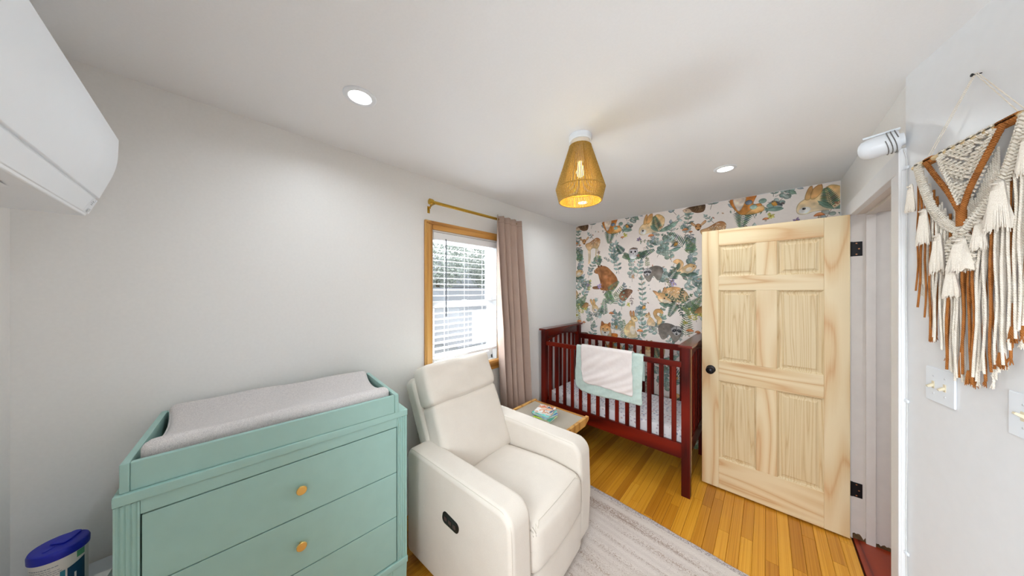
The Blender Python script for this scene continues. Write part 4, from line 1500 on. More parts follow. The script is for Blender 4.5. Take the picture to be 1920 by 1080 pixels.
G().cushion(.14, .535, .425, .032, (.020, .0, .0), 20, MB @ Matrix.Translation((-.065, 0, .197)), fn=wr_fn(4, .003, 2)).obj('back_cushion', C_, rc, smooth=60)
G().cushion(.150, .548, .245, .034, (.014, .004, .006), 20, MB @ Matrix.Translation((-.062, 0, .520)), fn=wr_fn(9, .0075, 1)).obj('headrest_cushion', C_, rc, smooth=60)
shell = rpoly([(-.275, -.05), (.275, -.05), (.296, .60), (-.296, .60)], [.02, .02, .05, .05], 6)
G().prism(shell, -.205, -.112, 'x', .02, 3, MB).obj('back_shell', 'cream_back', rc, smooth=50)

# ------------------------------------------------------------------ rug
rg = thing('rug', 'woven oatmeal rug with pale bands under the recliner', 'rug', (-.40, 1.301, 0), R(-3.7))
hx, hy = .70, .70
nx, ny = 60, 40
rr = random.Random(2)


def rugmesh(x0, x1, y0, y1, nx, ny, wav):
    vs, fs = [], []
    for j in range(ny + 1):
        for i in range(nx + 1):
            x, y = x0 + (x1 - x0) * i / nx, y0 + (y1 - y0) * j / ny
            yy = y + (wav * (math.sin(x * 23) + .6 * math.sin(x * 51 + 1)) if j == ny else 0)
            vs.append((x, yy, .0105 + .0012 * math.sin(y * 130) + .0008 * math.sin(x * 8 + y * 5)))
    for j in range(ny):
        for i in range(nx):
            a = j * (nx + 1) + i
            fs.append((a, a + 1, a + nx + 2, a + nx + 1))
    # skirt
    o = len(vs)
    rim = [i for i in range(nx + 1)] + [j * (nx + 1) + nx for j in range(1, ny + 1)] + [ny * (nx + 1) + i for i in range(nx - 1, -1, -1)] + [j * (nx + 1) for j in range(ny - 1, 0, -1)]
    for i in rim:
        vs.append((vs[i][0], vs[i][1], .0008))
    for k in range(len(rim)):
        k2 = (k + 1) % len(rim)
        fs.append((rim[k], rim[k2], o + k2, o + k))
    return vs, fs


G().add(*rugmesh(-hx, hx, -hy, hy - .03, nx, 110, 0)).obj('woven_field', 'rug', rg, smooth=60)
G().add(*rugmesh(-hx - .004, hx + .004, hy - .031, hy, 120, 6, .0016)).obj('bound_edge', 'rug_edge', rg, smooth=60)

# ------------------------------------------------------------------ crib
cb = thing('crib', 'dark cherry wood slatted baby crib against the wallpapered wall', 'crib', (-1.11, 2.802, 0))
HX, HY = .69, .3875
for sx in (-1, 1):
    for sy in (-1, 1):
        G().rbox(sx * HX - (.057 if sx > 0 else 0), sx * HX + (0 if sx > 0 else .057), sy * HY - (.055 if sy > 0 else 0), sy * HY + (0 if sy > 0 else .055), 0, 1.13, .003).obj('leg', 'cherry', cb)
    # end panel: cap, arched top rail, lower rail, slats
    xc = sx * (HX - .0285)
    G().rbox(xc - .046, xc + .046, -HY - .016, HY + .016, 1.130, 1.150, .004).obj('end_cap', 'cherry_y', cb)
    pr2 = [(-HY + .05, 1.131), (-HY + .05, .985)] + [(-HY + .05 + (2 * HY - .1) * t, .985 + .075 * math.sin(PI * t) ** .7) for t in np.linspace(.04, .96, 16)] + [(HY - .05, .985), (HY - .05, 1.131)]
    G().prism(pr2, xc - .012, xc + .012, 'x').obj('arched_rail', 'cherry_y', cb, smooth=30)
    G().rbox(xc - .012, xc + .012, -HY + .05, HY - .05, .276, .388, .003).obj('end_lower_rail', 'cherry_y', cb)
    for k in range(6):
        y = -HY + .055 + (2 * HY - .11) * (k + 1) / 7
        G().rbox(xc - .007, xc + .007, y - .020, y + .020, .38, 1.055, .002, 1).obj('end_slat', 'cherry', cb)
# unfinished strip where the right end panel meets the front leg
G().box(HX - .0005, HX + .001, -HY + .0555, -HY + .0615, .17, 1.125).obj('raw_edge', 'raw_strip', cb, smooth=0, )
sl = None
for sy, nm in ((-1, 'front'), (1, 'back')):
    yc = sy * (HY - .027)
    top = 1.015 if sy < 0 else 1.020
    G().rbox(-HX + .055, HX - .055, yc - .014, yc + .014, top - (.042 if sy < 0 else .060), top, .004).obj('top_rail', 'cherry_x', cb)
    G().rbox(-HX + .055, HX - .055, yc - .013, yc + .013, .276, .388, .003).obj('lower_rail', 'cherry_x', cb)
    for k in range(14):
        x = -.590 + 1.169 * k / 13
        if sl is None:
            sl = G().rbox(-.0165, .0165, -.007, .007, 0, .63, .002, 1).obj('slat', 'cherry', cb)
            o = sl
        else:
            o = share(sl, cb)
        o.location = (x, yc, .375)
G().box(-HX + .06, HX - .06, -HY + .06, HY - .06, .322, .332).obj('mattress_support', 'black_metal', cb, smooth=0)
mtr = thing('crib_mattress', 'crib mattress in a pale printed fitted sheet inside the cherry crib', 'mattress', (-1.11, 2.802, .333))
G().cushion(1.258, .655, .145, .03, (.0, .0, .008), 16, Matrix.Translation((0, 0, .0735))).obj('mattress', 'sheet', mtr, smooth=60)


# blankets over the front rail
def blanket(name, label, u0, u1, zfun, off, mat, seed, zback, rl, rrad):
    r_ = random.Random(seed)
    na, nb = 60, 56
    vf, vb, zt = 2.4140 + .0140 - off, 2.4548 + .002 + off * .6, 1.0165 + off * .8
    ph = [r_.uniform(0, 6) for _ in range(6)]
    vs, fs = [], []
    for j in range(nb + 1):
        b = j / nb
        for i in range(na + 1):
            a = i / na
            u = u0 + (u1 - u0) * a
            zb = zfun(a)
            # rounded lower corners
            dl_, dr_ = (u - u0), (u1 - u)
            if dl_ < rl:
                zb += rl - math.sqrt(max(0, rl * rl - (rl - dl_) ** 2))
            if dr_ < rrad:
                zb += rrad - math.sqrt(max(0, rrad * rrad - (rrad - dr_) ** 2))
            Lf, Lt, Lb = zt - zb, (vb - vf), zt - zback
            s = b * (Lf + Lt + Lb)
            if s < Lf:
                z, v = zb + s, vf
                hang = 1 - s / Lf
            elif s < Lf + Lt:
                w = (s - Lf) / Lt
                z, v = zt + .010 * math.sin(PI * w), vf + (vb - vf) * w
                hang = 0
            else:
                z, v = zt - (s - Lf - Lt), vb
                hang = 0
            k = min(1, hang * 2.2)
            wrk = (1.7 if seed == 8 else 1) * .0030 * math.sin(u * 26 - z * 44 + ph[0] + 1.5 * math.sin(u * 9 + ph[4])) + (2 if seed == 8 else 1) * .0016 * math.sin(u * 50 - z * 92 + ph[1] + 2 * math.sin(z * 14)) + .0030 * math.sin(u * 15 + z * 6 + ph[2])
            v -= (wrk + .0045) * k * 1.0 + .010 * hang * hang
            u2 = u - .012 * math.sin(z * 9 + ph[3]) * hang
            vs.append((u2, v, z))
    for j in range(nb):
        for i in range(na):
            q = j * (na + 1) + i
            fs.append((q, q + 1, q + na + 2, q + na + 1))
    o = G().add(vs, fs).obj(name, mat, smooth=70)
    md = o.modifiers.new('thickness', 'SOLIDIFY')
    md.thickness = .0035
    md.offset = 0
    return tag(o, label, 'blanket')


blanket('crib_blanket', 'larger mint green blanket hanging over the front rail of the crib', -1.375, -.752, lambda a: .596 - .008 * math.sin(a * 5), .004, 'mint', 4, .80, .085, .02)
blanket('swaddle_blanket', 'smaller blush white blanket lying over the mint one on the crib rail', -1.318, -.840, lambda a: .672 + .012 * math.sin(a * 4), .018, 'blush_white', 8, .86, .085, .008)

# ------------------------------------------------------------------ side table and books
st = thing('side_table', 'small oak side table with woven cane top between recliner and crib', 'side table', (-1.298, 1.835, 0), R(0.6))
tx0, tx1, ty0, ty1, tz = -.268, .268, -.170, .165, .565
G().rbox(tx0 + .02, tx1 - .02, ty1 - .022, ty1, tz - .038, tz, .004).obj('frame_rail', 'oak_x', st)
G().rbox(tx0 + .02, tx1 - .02, ty0, ty0 + .022, tz - .038, tz, .004).obj('frame_rail', 'oak_x', st)
for x0, x1 in ((tx0, tx0 + .024), (tx1 - .024, tx1)):
    prf = rpoly([(ty0 - .012, tz - .020), (ty0 + .05, tz - .055), (ty1 - .05, tz - .055), (ty1 + .012, tz - .020), (ty1 + .012, tz + .006), (ty0 - .012, tz + .006)], .008, 4)
    G().prism(prf, x0, x1, 'x', .003, 2).obj('end_rail', 'oak_z', st)
G().box(tx0 + .015, tx1 - .015, ty0 + .015, ty1 - .015, tz - .012, tz - .004).obj('cane_panel', 'cane', st, smooth=0)
for sx in (-.23, .10):
    for sy in (-1, 1):
        G().tube([(sx, sy * .135, tz - .03), (sx, sy * .14, .0)], [.016, .011], 12).obj('leg', 'oak_z', st)
G().rbox(-.235, .105, -.14, .14, .16, .174, .004).obj('lower_shelf', 'oak_x', st)

bc = [cover_material('lime_cover', [(0.3, lin((150, 200, 60))), (0.5, lin((206, 220, 80))), (0.7, lin((90, 190, 170)))], 20),
      cover_material('blue_cover', [(0.3, lin((60, 120, 190))), (0.5, lin((90, 150, 210))), (0.7, lin((150, 190, 210)))], 20),
      cover_material('turquoise_cover', [(0.35, lin((70, 196, 190))), (0.55, lin((110, 214, 206))), (0.75, lin((190, 120, 150)))], 26),
      cover_material('photo_cover', [(0.30, lin((236, 236, 236))), (0.44, lin((240, 232, 226))), (0.50, lin((222, 160, 118))), (0.58, lin((196, 104, 66))), (0.62, lin((238, 226, 214))), (0.72, lin((92, 110, 130)))], 24)]
M['page_edge'] = plain('page_edge', (232, 230, 222), 0.8, noise=0.08, nscale=300)
bks = [('lime green board book at the bottom of the stack on the cane table', .150, .140, .016, 8, bc[0], (.005, -.012)),
       ('blue board book, second from the bottom of the stack on the cane table', .148, .140, .013, -6, bc[1], (-.008, .002)),
       ('turquoise board book under the white photo book on the cane table', .150, .142, .013, 4, bc[2], (-.012, .0)),
       ('white board book with babies\' faces topping the stack on the cane table', .140, .135, .014, 16, bc[3], (-.012, .012))]
zb = tz - .0038
for lab, bw, bd, bh, an, mt_, (ox, oy) in bks:
    b = thing('board_book', lab, 'book', (-1.285 + ox, 1.785 + oy, zb), R(an), 'board books on the cane table')
    G().rbox(-bw / 2, bw / 2, -bd / 2, bd / 2, 0.0002, .0022, .0008, 1).obj('back_cover', mt_, b)
    G().box(-bw / 2 + .003, bw / 2 - .003, -bd / 2 + .003, bd / 2 - .003, .0022, bh - .0022).obj('pages', 'page_edge', b, smooth=0)
    G().rbox(-bw / 2, bw / 2, -bd / 2, bd / 2, bh - .0022, bh - .0002, .0008, 1).obj('front_cover', mt_, b)
    G().rbox(-bw / 2 - .0005, -bw / 2 + .0035, -bd / 2, bd / 2, .0002, bh - .0002, .0008, 1).obj('spine', mt_, b)
    zb += bh + .0003
# printed faces on the top cover: two round faces with hats, flat print
M['skin_print'] = plain('printed_face', (226, 168, 128), 0.3, noise=0.05)
M['hat_print'] = plain('printed_hat', (92, 108, 126), 0.3, noise=0.1)
M['red_print'] = plain('printed_red', (206, 96, 70), 0.3)
for px_, py_ in ((-.028, .018), (.030, .006)):
    g = G(); g.add([(px_ + .021 * math.cos(q * PI / 8), py_ + .022 * math.sin(q * PI / 8), bh - .00015) for q in range(16)], [tuple(range(16))])
    g.obj('printed_face', 'skin_print', b, smooth=0)
    g = G(); g.add([(px_ + .026 * math.cos(q * PI / 8), py_ + .012 + .020 * math.sin(q * PI / 8), bh - .0001) for q in range(9)], [tuple(range(9))])
    g.obj('printed_hat', 'hat_print' if px_ > 0 else 'red_print', b, smooth=0)
# ------------------------------------------------------------------ curtain, rod, blind
rod_z, rod_u = 2.197, -1.752
rd = thing('curtain_rod', 'brushed gold curtain rod with end cap above the window', 'curtain rod', (rod_u, 1.03, rod_z))
G().tube([(0, .03, 0), (0, .97, 0)], .0115, 16).obj('rod', 'rod_gold', rd)
for y0, y1 in ((.0, .036), (.945, .981)):
    mt = Matrix.Translation((0, y0, 0)) @ Matrix.Rotation(R(-90), 4, 'X')
    G().lathe([(0, 0), (.016, 0), (.0205, .003), (.0205, .024), (.017, .034), (.0125, .037), (0, .037)], 24, mt).obj('end_cap', 'rod_gold', rd)
for yb_ in (.045, .93):
    g = G()
    g.tube([(-.082, yb_, -.045), (-.075, yb_, -.03), (-.04, yb_, -.012), (-.006, yb_, -.010), (.006, yb_, -.012), (.010, yb_, 0)], .0042, 8)
    g.rbox(-.083, -.079, yb_ - .010, yb_ + .010, -.06, -.01, .001, 1)
    g.tube([(-.03, yb_ - .012, -.012), (-.028, yb_ - .018, -.022), (-.028, yb_ - .018, -.042)], .0035, 8)
    g.obj('bracket', 'rod_gold', rd)

cu = thing('curtain', 'taupe curtain panel gathered at the right side of the window', 'curtain', (rod_u, 1.86, 0))


def curtain_mesh():
    na, nb = 120, 46
    vs, fs = [], []
    for j in range(nb + 1):
        t = j / nb
        z = 2.222 - t * (2.222 - .035)
        for i in range(na + 1):
            a = i / na
            v0 = 1.655 + .135 * t ** 1.3
            v1 = 2.020 + .150 * t
            nf = 4.6
            ph = a * nf * 2 * PI + .5 * math.sin(2.2 * t + a * 3) + .8
            amp = (.018 + .034 * min(1, t * 2.2)) * (.8 + .35 * math.sin(a * 7 + 1))
            d = amp * math.sin(ph) + .008 * math.sin(2 * ph + 1 + t)
            v = v0 + (v1 - v0) * (a + .022 * math.cos(ph)) - 1.86
            vs.append((d + .032 - .012 * t, v, z))
    for j in range(nb):
        for i in range(na):
            q = j * (na + 1) + i
            fs.append((q, q + 1, q + na + 2, q + na + 1))
    return vs, fs


o = G().add(*curtain_mesh()).obj('panel', 'taupe', cu, smooth=70)
md = o.modifiers.new('thickness', 'SOLIDIFY')
md.thickness = .003
# header seam
hs = []
for i in range(121):
    a = i / 120
    t = .024
    v0, v1 = 1.655 + .135 * t ** 1.3, 2.020 + .150 * t
    ph = a * 9.2 * PI + .5 * math.sin(2.2 * t + a * 3) + .8
    amp = (.018 + .034 * min(1, t * 2.2)) * (.8 + .35 * math.sin(a * 7 + 1))
    d = amp * math.sin(ph) + .008 * math.sin(2 * ph + 1 + t)
    hs.append((d + .0322, v0 + (v1 - v0) * (a + .022 * math.cos(ph)) - 1.86, 2.222 - t * 2.187))
G().tube(hs, .0012, 5).obj('header_seam', plain('header_thread', (140, 120, 110), .9), cu)  # header stitching in a darker thread

bl = thing('window_blind', 'white faux-wood venetian blind with grey tilt wand in the oak window', 'blind', (XL - .028, (W_V0 + W_V1) / 2, 0))
hw = (W_V1 - W_V0) / 2 - .014
G().rbox(-.022, .032, -hw, hw, 1.953, 2.006, .003).obj('valance', 'blind_white', bl)
sl = None
zs = 1.932
nsl = 20
pitch = (1.932 - 1.072) / (nsl - 1)
for k in range(nsl):
    if sl is None:
        prf = [(-.0245, -.0005), (-.012, .0018), (0, .0026), (.012, .0018), (.0245, -.0005), (.0245, .0022), (.012, .0045), (0, .0053), (-.012, .0045), (-.0245, .0022)]
        sl = G().prism([(a, b - .0024) for a, b in prf], -hw, hw, 'y').obj('slat', 'blind_white', bl, smooth=30)
        o = sl
    else:
        o = share(sl, bl)
    o.location = (.004, 0, zs - k * pitch)
    o.rotation_euler = (0, R(6), 0)
G().rbox(-.022, .030, -hw, hw, 1.030, 1.050, .003).obj('bottom_rail', 'blind_white', bl)
for yy in (-hw + .13, .0, hw - .13):
    g = G()
    g.tube([(.031, yy, 1.04), (.031, yy, 1.953)], .0010, 5)
    g.tube([(-.022, yy, 1.04), (-.022, yy, 1.953)], .0010, 5)
    g.obj('ladder_cord', 'blind_white', bl)
G().tube([(.040, -hw + .105, 1.962), (.042, -hw + .105, 1.945), (.043, -hw + .104, 1.365)], .0042, 8).obj('tilt_wand', 'wand', bl)

# ------------------------------------------------------------------ pendant lamp
pl_ = thing('pendant_lamp', 'flush-hung ceiling lamp with a golden rope shade, lit', 'lamp', (-.737, 1.339, ZC))
G().lathe([(0, 0), (.058, 0), (.060, -.004), (.060, -.026), (.056, -.031), (0, -.031)], 40).obj('canopy', 'white_plastic', pl_)
G().lathe([(.050, -.030), (.050, -.056), (.047, -.058), (0, -.058)], 36).obj('neck', plain('pale_neck', (224, 212, 196), .4), pl_)
sr = [(.057, -.058), (.128, -.285), (.112, -.352)]
g = G()
NS = 104
for k in range(NS):
    w = 2 * PI * k / NS
    pts = [(r_ * math.cos(w), r_ * math.sin(w), z) for r_, z in sr]
    g.tube(pts, [.0016, .0031, .0029], 5, caps=False)
g.obj('shade_ropes', 'rope_gold', pl_, kind='stuff')
for (r_, z), rad in zip(sr, (.0035, .0042, .0035)):
    ring = [((r_ - .001) * math.cos(2 * PI * k / 40), (r_ - .001) * math.sin(2 * PI * k / 40), z) for k in range(41)]
    G().tube(ring, rad, 8, caps=False).obj('hoop', 'rope_gold', pl_)
for k in range(4):
    w = PI / 4 + k * PI / 2
    G().tube([((r_ - .004) * math.cos(w), (r_ - .004) * math.sin(w), z) for r_, z in sr], .002, 6).obj('wire_rib', 'rod_gold', pl_)
G().lathe([(.020, -.058), (.022, -.12), (.018, -.14), (0, -.142)], 20).obj('socket', 'white_plastic', pl_)
G().lathe([(.011, -.138), (.013, -.155), (.020, -.185), (.022, -.197), (.019, -.212), (.010, -.221), (0, -.223)], 24, caps=False).obj('bulb', 'bulb', pl_)
pdl = bpy.data.lights.new('lamp_light', 'POINT')
pdl.energy = PENDANT_W
pdl.color = (1, .82, .36)
pdl.shadow_soft_size = .032
po = bpy.data.objects.new('lamp_light', pdl)
COL.objects.link(po)
po.parent = pl_
po.location = (0, 0, -.258)

# ------------------------------------------------------------------ wall-mounted air conditioner
ac = thing('air_conditioner', 'white wall-mounted split air conditioner high on the near wall', 'air conditioner', (0, YN, 0))
AX0, AX1 = -1.505, -.66
D = lambda v: v - YN
bodyp = rpoly([(0.002, 1.790), (D(-.262), 1.792), (D(-.247), 1.842), (D(-.219), 1.95), (D(-.214), 2.04), (D(-.235), 2.088), (0.002, 2.092)], [.01, .004, .0, .02, .02, .03, .01], 5)
G().prism(bodyp, AX0 + .003, AX1 - .003, 'x', .006, 3).obj('housing', 'white_plastic', ac, smooth=40)
frontp = rpoly([(D(-.252), 1.851), (D(-.2395), 1.850), (D(-.207), 1.955), (D(-.2045), 2.046), (D(-.222), 2.058)], [.0, .004, .30, .010, .0], 9)
G().prism(frontp, AX0, AX1, 'x', .003, 2).obj('front_panel', 'white_plastic', ac, smooth=40)
stripp = rpoly([(D(-.275), 1.797), (D(-.2590), 1.798), (D(-.2415), 1.846), (D(-.262), 1.846)], [.0, .006, .003, 0], 4)
G().prism(stripp, AX0 + .052, AX1, 'x', .001, 1).obj('lower_strip', 'white_plastic', ac, smooth=40)
ed = G().prism(stripp, AX0, AX0 + .0512, 'x', .001, 1).obj('display_end', 'white_plastic', ac, smooth=40)
# louver and dark outlet under the front edge
G().box(AX0 + .33, AX1 - .06, D(-.415), D(-.300), 1.7885, 1.7905).obj('air_outlet', 'dark_slot', ac, smooth=0)
lv = rpoly([(D(-.300), 1.787), (D(-.288), 1.790), (D(-.392), 1.768), (D(-.396), 1.765)], .001, 2)
G().prism(lv, AX0 + .335, AX1 - .065, 'x').obj('louver', 'white_plastic', ac, smooth=30)
# small printed marks on the display end
mg = G()
nrm = Vector((0, .048, -.0175)).normalized()
for i, (a, z, w_, h_) in enumerate([(.014, .034, .0018, .010), (.020, .034, .006, .0018), (.018, .030, .010, .0016), (.018, .026, .014, .0018), (.026, .034, .003, .004), (.031, .030, .004, .0018)]):
    def Q(da, t):
        v_ = D(-.2590) + (D(-.2415) - D(-.2590)) * t
        z_ = 1.798 + .048 * t
        return (AX0 + .008 + da, v_ + .0016, z_ - .0006)
    t0, t1 = z / .048, (z + h_) / .048
    mg.add([Q(a, t0), Q(a + w_, t0), Q(a + w_, t1), Q(a, t1)], [(0, 1, 2, 3)])
mg.obj('printed_mark', 'label_ink', ac, smooth=0, kind='stuff')
G().add([(AX0 + .014, D(-.2570) + .0018, 1.8030), (AX0 + .034, D(-.2570) + .0018, 1.8030), (AX0 + .034, D(-.2535) + .0018, 1.8125), (AX0 + .014, D(-.2535) + .0018, 1.8125)], [(0, 1, 2, 3)]).obj('display_window', 'grey_plastic', ac, smooth=0)

# ------------------------------------------------------------------ wipes canister on a small stand by the dresser
WX, WY, WZ = -1.655, -.335, .570
sd = thing('stand', 'small white stand in the corner under the blue-lidded canister', 'table', (-1.665, -.315, 0))
G().rbox(-.155, .155, -.125, .115, WZ - .022, WZ - .0005, .004).obj('stand_top', 'white_plastic', sd)
for sx in (-1, 1):
    for sy in (-1, 1):
        G().tube([(sx * .13, sy * .095 - .004, 0), (sx * .13, sy * .095 - .004, WZ - .02)], .012, 10).obj('leg', 'white_plastic', sd)
wc = thing('wipes_canister', 'white wipes canister with a royal blue flip lid on the stand', 'canister', (WX, WY, WZ), R(-12))
rr_ = .0505
G().lathe([(0, .0005), (rr_ - .003, .0005), (rr_, .004), (rr_, .172), (rr_ - .003, .178), (0, .178)], 48).obj('tub', 'label_white', wc)
lid = G().lathe([(rr_ - .002, .168), (rr_ + .0035, .169), (rr_ + .004, .186), (rr_ + .0015, .1925), (rr_ - .003, .1945), (0, .1945)], 48).obj('lid', 'blue_plastic', wc)
g = G()
flap = rpoly([(-.046, -.010), (-.010, -.020), (.008, -.021), (.008, .021), (-.010, .020), (-.046, .010)], .008, 4)
g.prism(flap, .1945, .1995, 'z', .0015, 2, Matrix.Rotation(R(-25), 4, 'Z'))
g.obj('flip_cap', 'blue_plastic', lid)
G().prism(rpoly([(.012, -.006), (.036, -.004), (.036, .004), (.012, .006)], .003, 3), .1935, .1962, 'z', .001, 1, Matrix.Rotation(R(-25), 4, 'Z')).obj('finger_tab', 'blue_plastic', lid)


def wrap(a0, a1, z0, z1, rad, mat, name, parent, n=10, slant=0.0):
    vs, fs = [], []
    for i in range(n + 1):
        a = a0 + (a1 - a0) * i / n
        vs += [(rad * math.cos(a), rad * math.sin(a), z0), (rad * math.cos(a), rad * math.sin(a), z1 + slant * i / n)]
    for i in range(n):
        fs.append((2 * i, 2 * i + 2, 2 * i + 3, 2 * i + 1))
    return G().add(vs, fs).obj(name, mat, parent, smooth=60)


# angle of the side seen from the room: towards +x; label wraps round
wrap(R(38), R(80), .02, .128, rr_ + .0006, 'label_teal_dark', 'label_panel', wc, slant=.012)
wrap(R(24), R(34), .02, .128, rr_ + .0006, 'label_teal', 'label_panel', wc)
wrap(R(58), R(80), .146, .166, rr_ + .0006, 'label_green', 'label_panel', wc)
tg = G()
prn = random.Random(6)
for k in range(17):
    z = .150 - k * .0062
    a = R(-46)
    end = R(20) - (R(18) if k in (1, 5, 9, 13) else 0)
    while a < end:
        la = R(prn.uniform(2.5, 8))
        h_ = .0016 if k else .0024
        vs = []
        for q in (a, a + la):
            vs += [((rr_ + .0007) * math.cos(q), (rr_ + .0007) * math.sin(q), z), ((rr_ + .0007) * math.cos(q), (rr_ + .0007) * math.sin(q), z + h_)]
        tg.add(vs, [(0, 2, 3, 1)])
        a += la + R(1.4)
tg.obj('small_print', 'label_ink', wc, smooth=0, kind='stuff')
# white capital L on the teal panel
lg = G()
for a0, a1, z0, z1 in ((R(52), R(56.5), .060, .105), (R(52), R(66), .060, .068)):
    vs = []
    for q in (a0, (a0 + a1) / 2, a1):
        vs += [((rr_ + .0011) * math.cos(q), (rr_ + .0011) * math.sin(q), z0), ((rr_ + .0011) * math.cos(q), (rr_ + .0011) * math.sin(q), z1)]
    lg.add(vs, [(0, 2, 3, 1), (2, 4, 5, 3)])
lg.obj('letter', 'white_matte', wc, smooth=0)
wb_ = thing('carton', 'small white carton between the canister and the dresser', 'box', (-1.555, -.262, WZ), R(-8))
G().rbox(-.032, .032, -.030, .030, .0003, .070, .002).obj('carton_body', 'white_matte', wb_)
G().rbox(-.032, .002, -.030, .030, .070, .085, .001).obj('flap', 'white_matte', wb_)
# ------------------------------------------------------------------ macrame hanging on the right wall
# local frame: x along the wall towards the viewer, -y out into the room
mc = thing('macrame_hanging', 'large cream and rust macrame wall hanging on a wooden dowel', 'wall hanging', (CORNER.x, CORNER.y, 0), A_ROT)
RZ, RO = 2.016, -.022
CS = .298                       # centre line
rw, L_, R_ = random.Random(12), CS - .210, CS + .210
G().tube([(L_, RO, RZ), (L_ + .004, RO, RZ)] + [(L_ + .42 * k / 8, RO, RZ + .0015 * math.sin(k)) for k in range(1, 8)] + [(R_ - .004, RO, RZ), (R_, RO, RZ)], [.006] + [.0088] * 9 + [.006], 14).obj('dowel', 'dowel', mc)
# hanging string, doubled, over a nail
NX, NZ = CS + .006, 2.212
nm_ = Matrix.Translation((NX, 0, NZ)) @ Matrix.Rotation(R(90), 4, 'X')
G().lathe([(.0015, -.005), (.0015, .016), (.0045, .0165), (.0045, .0185), (0, .0188)], 12, nm_).obj('nail', 'black_metal', mc)
for dx in (-.003, .004):
    G().tube([(CS - .150 + dx * 2, RO, RZ + .008), (NX - .001 + dx * .3, -.011 + dx * .3, NZ + .0035)], .0011, 6).obj('hanging_string', 'cotton', mc)
    G().tube([(CS + .150 + dx * 2, RO, RZ + .008), (NX + .001 + dx * .3, -.011 + dx * .3, NZ + .0035)], .0011, 6).obj('hanging_string', 'cotton', mc)


def twisted(pts, rad, strands=3, turns=10, per=7):
    """a laid rope: strands wound round a line"""
    P = [Vector(p) for p in cr(pts, per, False)]
    g = G()
    m = len(P)
    sub = 4
    fine = []
    for i in range(m - 1):
        for k in range(sub):
            fine.append(P[i].lerp(P[i + 1], k / sub))
    fine.append(P[-1])
    n = len(fine)
    for s in range(strands):
        q = []
        for i, p in enumerate(fine):
            t = (fine[min(i + 1, n - 1)] - fine[max(i - 1, 0)]).normalized()
            a = t.cross(Vector((0, 1, 0))).normalized()
            b = t.cross(a).normalized()
            w = 2 * PI * (turns * i / n + s / strands)
            q.append(p + (a * math.cos(w) + b * math.sin(w)) * rad * .55)
        g.tube(q, rad * .47, 7)
    return g


def wrapping(p0, p1, rad, turns, wire):
    """cord wound closely round a straight core"""
    p0, p1 = Vector(p0), Vector(p1)
    t = (p1 - p0).normalized()
    a = t.orthogonal().normalized()
    b = t.cross(a)
    n = turns * 10
    pts = [p0.lerp(p1, i / n) + (a * math.cos(2 * PI * i / 10) + b * math.sin(2 * PI * i / 10)) * rad for i in range(n + 1)]
    return G().tube(pts, wire, 5)


# rust rope V with wraps and collar
VJ = (CS + .004, -.034, 1.815)
for s, x0, x1 in ((-1, CS - .148, CS - .118), (1, CS + .098, CS + .150)):
    wrapping((x0, RO, RZ), (x1, RO, RZ), .0108, 8 if s < 0 else 12, .0028).obj('dowel_wrap', 'rust_cotton', mc)
    xm = (x0 + x1) / 2
    pts = [(xm, -.034, RZ - .006), (xm + (VJ[0] - xm) * .35, -.036, RZ - .072), (xm + (VJ[0] - xm) * .72, -.037, RZ - .142), (VJ[0] + s * .005, -.036, VJ[2] - .004)]
    twisted(pts, .0068, 3, 11).obj('twisted_rope', 'rust_cotton', mc)
wrapping((VJ[0], -.035, 1.812), (VJ[0], -.035, 1.766), .0078, 12, .0026).obj('collar', 'rust_cotton', mc)
G().tube([(VJ[0], -.035, 1.816), (VJ[0], -.035, 1.764)], .0075, 10).obj('collar_core', 'rust_cotton', mc)


# knotted bands: rows of short hitches over parallel cords
def band(pts, width, name='knotted_band', n=40, mat='cotton', off=-.030):
    P = [Vector((p[0], off, p[1])) for p in cr(pts, 8, False)]
    g = G()
    m = len(P)
    tot = [0]
    for i in range(m - 1):
        tot.append(tot[-1] + (P[i + 1] - P[i]).length)

    def at(s):
        for i in range(m - 1):
            if s <= tot[i + 1] or i == m - 2:
                f = (s - tot[i]) / max(1e-9, tot[i + 1] - tot[i])
                t = (P[i + 1] - P[i]).normalized()
                return P[i].lerp(P[i + 1], f), t
    k = int(tot[-1] / .0085)
    for i in range(k):
        p, t = at(tot[-1] * (i + .5) / k)
        a = Vector((-t.z, 0, t.x))
        for r_ in range(3):
            c = p + a * width * (r_ - 1) / 3 + Vector((0, -.002 * (r_ == 1), 0))
            d = (t * .6 + a * (.8 if r_ % 2 else -.8)).normalized()
            g.tube([c - d * width * .26, c + Vector((0, -.0045, 0)), c + d * width * .26], .0036, 5)
    for r_ in (-1, 1):
        g.tube([p_ + Vector((0, .001, 0)) + Vector((0, 0, r_ * width * .48)) for p_ in P], .0036, 6)
    return g.obj(name, mat, mc)


band([(CS - .175, 2.012), (CS - .155, 1.95), (CS - .110, 1.845), (CS - .060, 1.785), (CS - .004, 1.752)], .028)
band([(CS + .175, 2.012), (CS + .155, 1.95), (CS + .115, 1.855), (CS + .062, 1.800), (CS + .004, 1.752)], .030)
